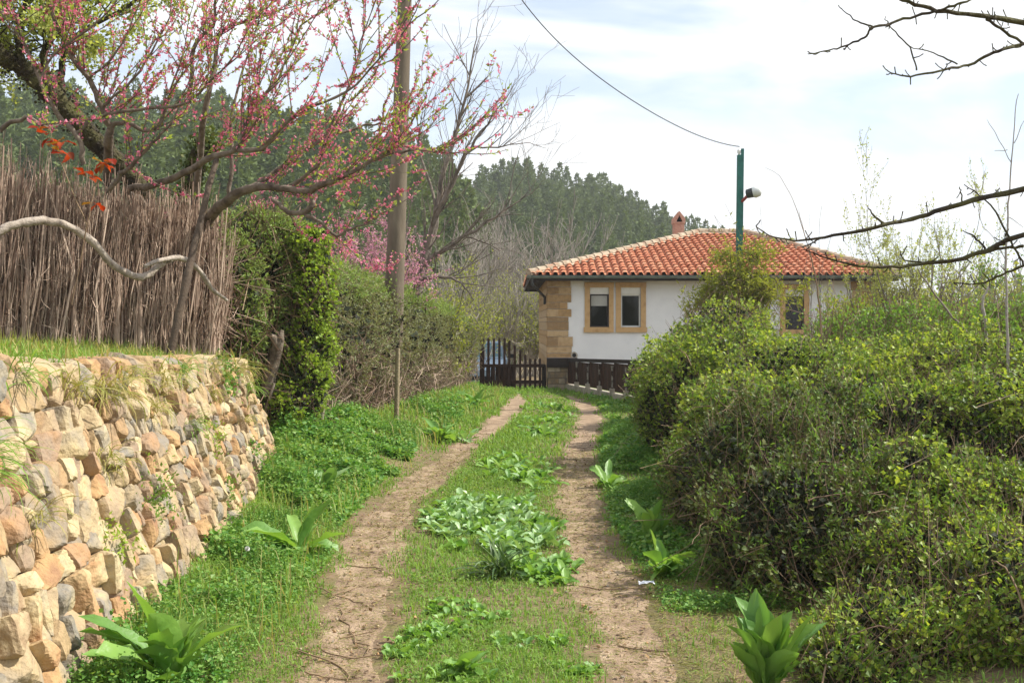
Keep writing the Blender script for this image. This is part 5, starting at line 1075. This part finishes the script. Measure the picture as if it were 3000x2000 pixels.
leafcloud('undergrowth', 'fresh green nettles and weeds between the stone wall and the left track', [(-2.05, -1.25, 4.4, 8, 2600, .17), (-2.4, -1.35, 8, 11.5, 4200, .27), (-2.9, -1.2, 11.5, 15, 5600, .34), (-2.2, -.85, 15, 19, 3000, .28), (-1.6, -.45, 19, 26, 2000, .24)], .034, M['weed'])
rg = np.random.default_rng(77); bq = MB(); n = 4200; Y = rg.uniform(5, 26, n); X = np.interp(Y, LR[:, 0], LR[:, 1]) - rg.uniform(.3, 1.5, n); k = (X > np.where(Y < 11.6, wallfoot(Y), np.interp(Y, HX[:, 0], HX[:, 1]) - .2)) & (noise(np.stack([X, Y, X * 0], -1), 2.2, 2) > -.3); X, Y = X[k], Y[k]
blades(bq, X, Y, rg.uniform(.08, .34, len(X)), rg.uniform(.002, .005, len(X)) * np.clip(Y / 10, .8, 2), .6); tag(bq.build('grass', M['grasslong']), 'longer meadow grass poking through the weeds of the left bank', kind='stuff')
leafcloud('undergrowth', 'shaded green weeds along the right edge of the right track', [(.82, 1.6, 8.5, 12, 3200, .30), (.95, 2.0, 12, 17, 3200, .32), (1.65, 2.9, 17, 24, 1800, .24), (.86, 1.5, 6.0, 8.5, 2200, .2), (1.5, 2.1, 4.2, 5.4, 250, .05)], .034, M['weed'])
leafcloud('ground_cover', 'low clover and small weeds scattered through the centre grass strip', [(-.7, .5, 4.2, 7.5, 3800, .03), (-.9, .6, 7.5, 12, 3400, .05), (-.7, 1.2, 12, 19, 2400, .07), (-1.7, -.9, 4, 7.5, 2400, .05)], .018, M['midgreen'], per=7)
# tufts hanging from and growing on the stone wall
def walltuft(s, h, n, L, lab, m='grass', kind='blade', seed=1):
    rg = np.random.default_rng(seed); p = wp(s, h); p[0] += .05; b = MB()
    if kind == 'blade':
        for k in range(n): leafmesh(b, p + rg.normal(size=3) * [.03, .06, .03], rg.uniform(-2.2, .9), R(rg.uniform(20, 80)), rg.uniform(1.2, 2.8), L * rg.uniform(.5, 1.2), .0035, rg, seg=6, wavy=0, stalk=.02)
        nm = 'grass_tuft'
    else:
        P = p + rg.normal(size=(n, 3)) * [.05, L * .5, L * .45]; D = rg.normal(size=(n, 3)) + [.6, -.2, .3]; b.leaves(P, D, .032 * rg.uniform(.6, 1.3, n), .22 if kind == 'fine' else .42, rg, .0); A_ = p + rg.normal(size=(40, 3)) * .02 - [.1, 0, .05]; i = rg.integers(0, n, 40); b.sticks(A_, P[i], .0015, .001, 3); nm = 'wall_plant'
    tag(b.build(nm, M[m]), lab, 'plant')
def sY(Y): return float(np.interp(Y, FT[:8, 1], S[:8]))
walltuft(sY(4.15), .72, 130, .36, 'thick hanging tuft of long grass on the near end of the stone wall', seed=1)
walltuft(sY(6.2), .88, 90, .34, 'loose grass tuft trailing from the top of the wall behind the large dock', 'drygrass', seed=2)
walltuft(sY(7.4), .9, 80, .30, 'pale grass tuft near the middle of the wall top', 'drygrass', seed=3)
walltuft(sY(10.3), .93, 110, .36, 'pale grass tuft draping over the far end of the wall top', 'drygrass', seed=4)
walltuft(sY(9.6), .9, 420, .22, 'bright green leafy plant hanging from the wall top near its far end', 'weed', 'leaf', seed=5)
walltuft(sY(8.3), .55, 260, .2, 'small green plant rooted halfway up the wall', 'ivy', 'fine', seed=6)
walltuft(sY(6.5), .42, 420, .26, 'feathery green plant growing from the middle of the wall face', 'midgreen', 'fine', seed=7)
walltuft(sY(5.6), .36, 260, .18, 'mossy yellow-green plant low on the wall near the large dock', 'ivy', 'fine', seed=8)
walltuft(sY(8.2), .28, 260, .2, 'fine-leaved plant low on the wall among grey stones', 'midgreen', 'fine', seed=9)
walltuft(sY(9.8), .35, 200, .18, 'round-leaved plant low on the wall near its far end', 'weed', 'leaf', seed=10)
walltuft(sY(5.1), .12, 260, .16, 'leafy weed at the wall foot behind the large dock', 'weed', 'leaf', seed=11)
wl = ['long thin grass trailing over the coping stones', 'short grass tuft sprouting between the upper wall stones', 'pale grass tuft in the joints of the wall', 'dry grass tuft hanging down the wall face', 'small grass tuft between two wall stones']
for k, (Yk, hk, nk, Lk) in enumerate([(5.0, .95, 60, .28), (5.7, .9, 60, .26), (7.0, .78, 50, .24), (8.0, .94, 70, .26), (8.8, .8, 50, .2), (9.2, .95, 60, .25), (10.8, .8, 60, .25), (6.6, .93, 60, .26), (4.7, .55, 40, .2), (7.8, .66, 40, .2), (10.0, .6, 40, .18), (5.9, .62, 50, .2), (8.6, .12, 50, .22), (7.2, .1, 50, .22)]):
    walltuft(sY(Yk), hk, nk, Lk, '', 'drygrass' if k % 3 else 'grass', seed=40 + k); o = bpy.context.scene.collection.objects[-1]; o['label'] = 'thin grass tuft growing from a joint of the dry-stone wall'; o['group'] = 'grass tufts in the wall joints'
# ground-level grasses along terrace edge in front of fence
b = MB(); n = 5000; u = rng.uniform(0, 1, n); P = FA + (FB - FA) * u[:, None] + rng.normal(size=(n, 2)) * .14; blades(b, P[:, 0], P[:, 1], rng.uniform(.06, .26, n), rng.uniform(.003, .006, n), .45); tag(b.build('grass', M['grass']), 'tall grass along the foot of the stick fence', kind='stuff')
# red-leaved shoots in front of the fence
rng = np.random.default_rng(111); t = thing('red_leaved_shoot', dp(170, 640, 8.6) * [1, 1, 0] + [0, 0, 1.35], 'shoot with red and orange autumn leaves against the stick fence', 'plant')
b = MB(); trace(b, [(165, 700, 8.7), (200, 520, 8.6), (220, 430, 8.6), (235, 375, 8.6)], [.006, .005, .004, .002], 5, 4, .004, rng); trace(b, [(200, 520, 8.6), (150, 400, 8.6), (115, 300, 8.6)], [.005, .004, .002], 5, 4, .004, rng); b.build('stem', M['cane'], t, sm=True)
b = MB(); rg = rng
for (sx, sy, n, sp) in ((235, 378, 9, 9), (130, 330, 10, 12), (198, 402, 6, 9), (222, 470, 4, 6), (150, 350, 5, 10), (100, 300, 4, 9)):
    for k in range(n): p = dp(sx + rg.normal() * sp, sy + rg.normal() * sp * .6, 8.6 + rg.normal() * .03); leafmesh(b, p, rg.uniform(0, 6.28), R(rg.uniform(-40, 40)), rg.uniform(0, 1), rg.uniform(.07, .12), .026, rg, seg=4, stalk=.05)
b.build('leaves', M['redleaf'], t, sm=True)
# fallen twigs, stones, litter and dandelion clock
rng = np.random.default_rng(121)
tw = [((785, 1395), (845, 1500)), ((735, 1490), (880, 1510)), ((690, 1500), (800, 1560)), ((760, 1370), (820, 1345)), ((720, 1350), (835, 1380)), ((700, 1545), (830, 1555)), ((800, 1300), (880, 1310)), ((1330, 1350), (1480, 1360)), ((1310, 1240), (1400, 1215)), ((1420, 1480), (1530, 1500)), ((780, 1460), (860, 1452)), ((850, 1240), (900, 1215))]
for k, (a_, c_) in enumerate(tw):
    p0, p1 = np.array(gat(*a_)), np.array(gat(*c_)); tt = np.linspace(0, 1, 9); nrm2 = np.array([-(p1 - p0)[1], (p1 - p0)[0]]); Q = p0 + (p1 - p0) * tt[:, None] + nrm2 * (np.sin(tt * math.pi) * rng.normal() * .15 + rng.normal(size=9) * .02)[:, None]
    z = gz(Q[:, 0], Q[:, 1]) + .022; b = MB(); b.tube(np.concatenate([Q, z[:, None]], 1), np.linspace(.0045, .0025, 9), 5)
    on = 'left' if k not in (7, 8, 9) else 'right'
    tag(b.build('fallen_twig', M['cane'], sm=True), f'thin dry brown twig lying on the {on} wheel track', 'twig', f'twigs on the {on} wheel track')
b = MB(); n = 6000
for K in (LR, RR):
    Y = rng.uniform(4.2, 14, n); X = np.interp(Y, K[:, 0], K[:, 1]) + rng.normal(size=n) * .15; P = np.stack([X, Y, gz(X, Y) + .018], -1); a = rng.uniform(0, 6.28, n); D = np.stack([np.cos(a), np.sin(a), a * 0 + .05], -1); b.sticks(P, P + D * rng.uniform(.01, .05, n)[:, None], .0012, .0008, 3)
bq = MB()
for K in (LR, RR):
    Y = rng.uniform(4.2, 17, 1500); X = np.interp(Y, K[:, 0], K[:, 1]) + rng.normal(size=1500) * .2; P = np.stack([X, Y, gz(X, Y) + .02], -1); D = rng.normal(size=(1500, 3)) * [1, 1, .15]; bq.leaves(P, D, rng.uniform(.012, .035, 1500), .35, rng, .12, 1.5)
tag(bq.build('leaf_litter', M['litterleaf']), 'small dry brown leaves scattered along the wheel tracks', kind='stuff')
n = 3800; X = rng.uniform(.75, 2.0, n); Y = rng.uniform(4.2, 7.2, n); P = np.stack([X, Y, gz(X, Y) + .012], -1); a = rng.uniform(0, 6.28, n); D = np.stack([np.cos(a), np.sin(a), rng.uniform(-.05, .25, n)], -1); b.sticks(P, P + D * rng.uniform(.02, .11, n)[:, None], .0014, .0007, 3)
tag(b.build('litter', M['drygrass']), 'scattered straw and twig bits on the wheel tracks', kind='stuff')
b = MB()
for K in (LR, RR):
    for k in range(420):
        Y = rng.uniform(4.2, 15) ; X = float(np.interp(Y, K[:, 0], K[:, 1])) + rng.normal() * .14; s_ = rng.uniform(.006, .022); rock(b, np.array([X, Y, float(gz(X, Y)) + .014]), np.linalg.qr(rng.normal(size=(3, 3)))[0], (s_, s_ * .8, s_ * .6), rng, 2)
tag(b.build('pebbles', M['stone'], sm=False), 'small pebbles scattered on the wheel tracks', kind='stuff')
x, y = gat(1485, 1352); b = MB(); G = np.zeros((7, 5, 3))
for i in range(7):
    for j in range(5): G[i, j] = (x + (i - 3) * .016, y + (j - 2) * .012, float(gz(x, y)) + .03 + rng.uniform(0, .018))
b.grid(G); tag(b.build('paper_scrap', M['paper']), 'small crumpled white scrap of litter at the shaded track edge', 'litter')
x, y = gat(566, 1333); t = thing('dandelion', (x, y, float(gz(x, y))), 'white dandelion seed head in the weeds by the wall foot', 'flower'); z = float(gz(x, y))
b = MB(); b.tube([(x, y, z), (x, y, z + .09), (x + .005, y, z + .16)], .002, 5); b.build('stalk', M['weed'], t); b = MB(); V, Fc = ICO[3]; b.sticks(np.repeat([[x + .005, y, z + .16]], len(V), 0), V * .016 + [x + .005, y, z + .16], .0006, .0012, 3); b.build('seed_head', M['whitepaint'], t)

# ------------------------------------------------------------------ haze
b = MB(); b.box(-1450, 1450, -150, 1190, -16, 90)
m = bpy.data.materials.new('haze_air'); m.use_nodes = True; m.node_tree.nodes.clear(); vp = m.node_tree.nodes.new('ShaderNodeVolumePrincipled'); vp.inputs['Density'].default_value = .0006; vp.inputs['Color'].default_value = (.92, .95, 1, 1); vp.inputs['Anisotropy'].default_value = .2
mo = m.node_tree.nodes.new('ShaderNodeOutputMaterial'); m.node_tree.links.new(vp.outputs[0], mo.inputs['Volume'])
HAZE = True
if HAZE: tag(b.build('haze', m), kind='stuff')
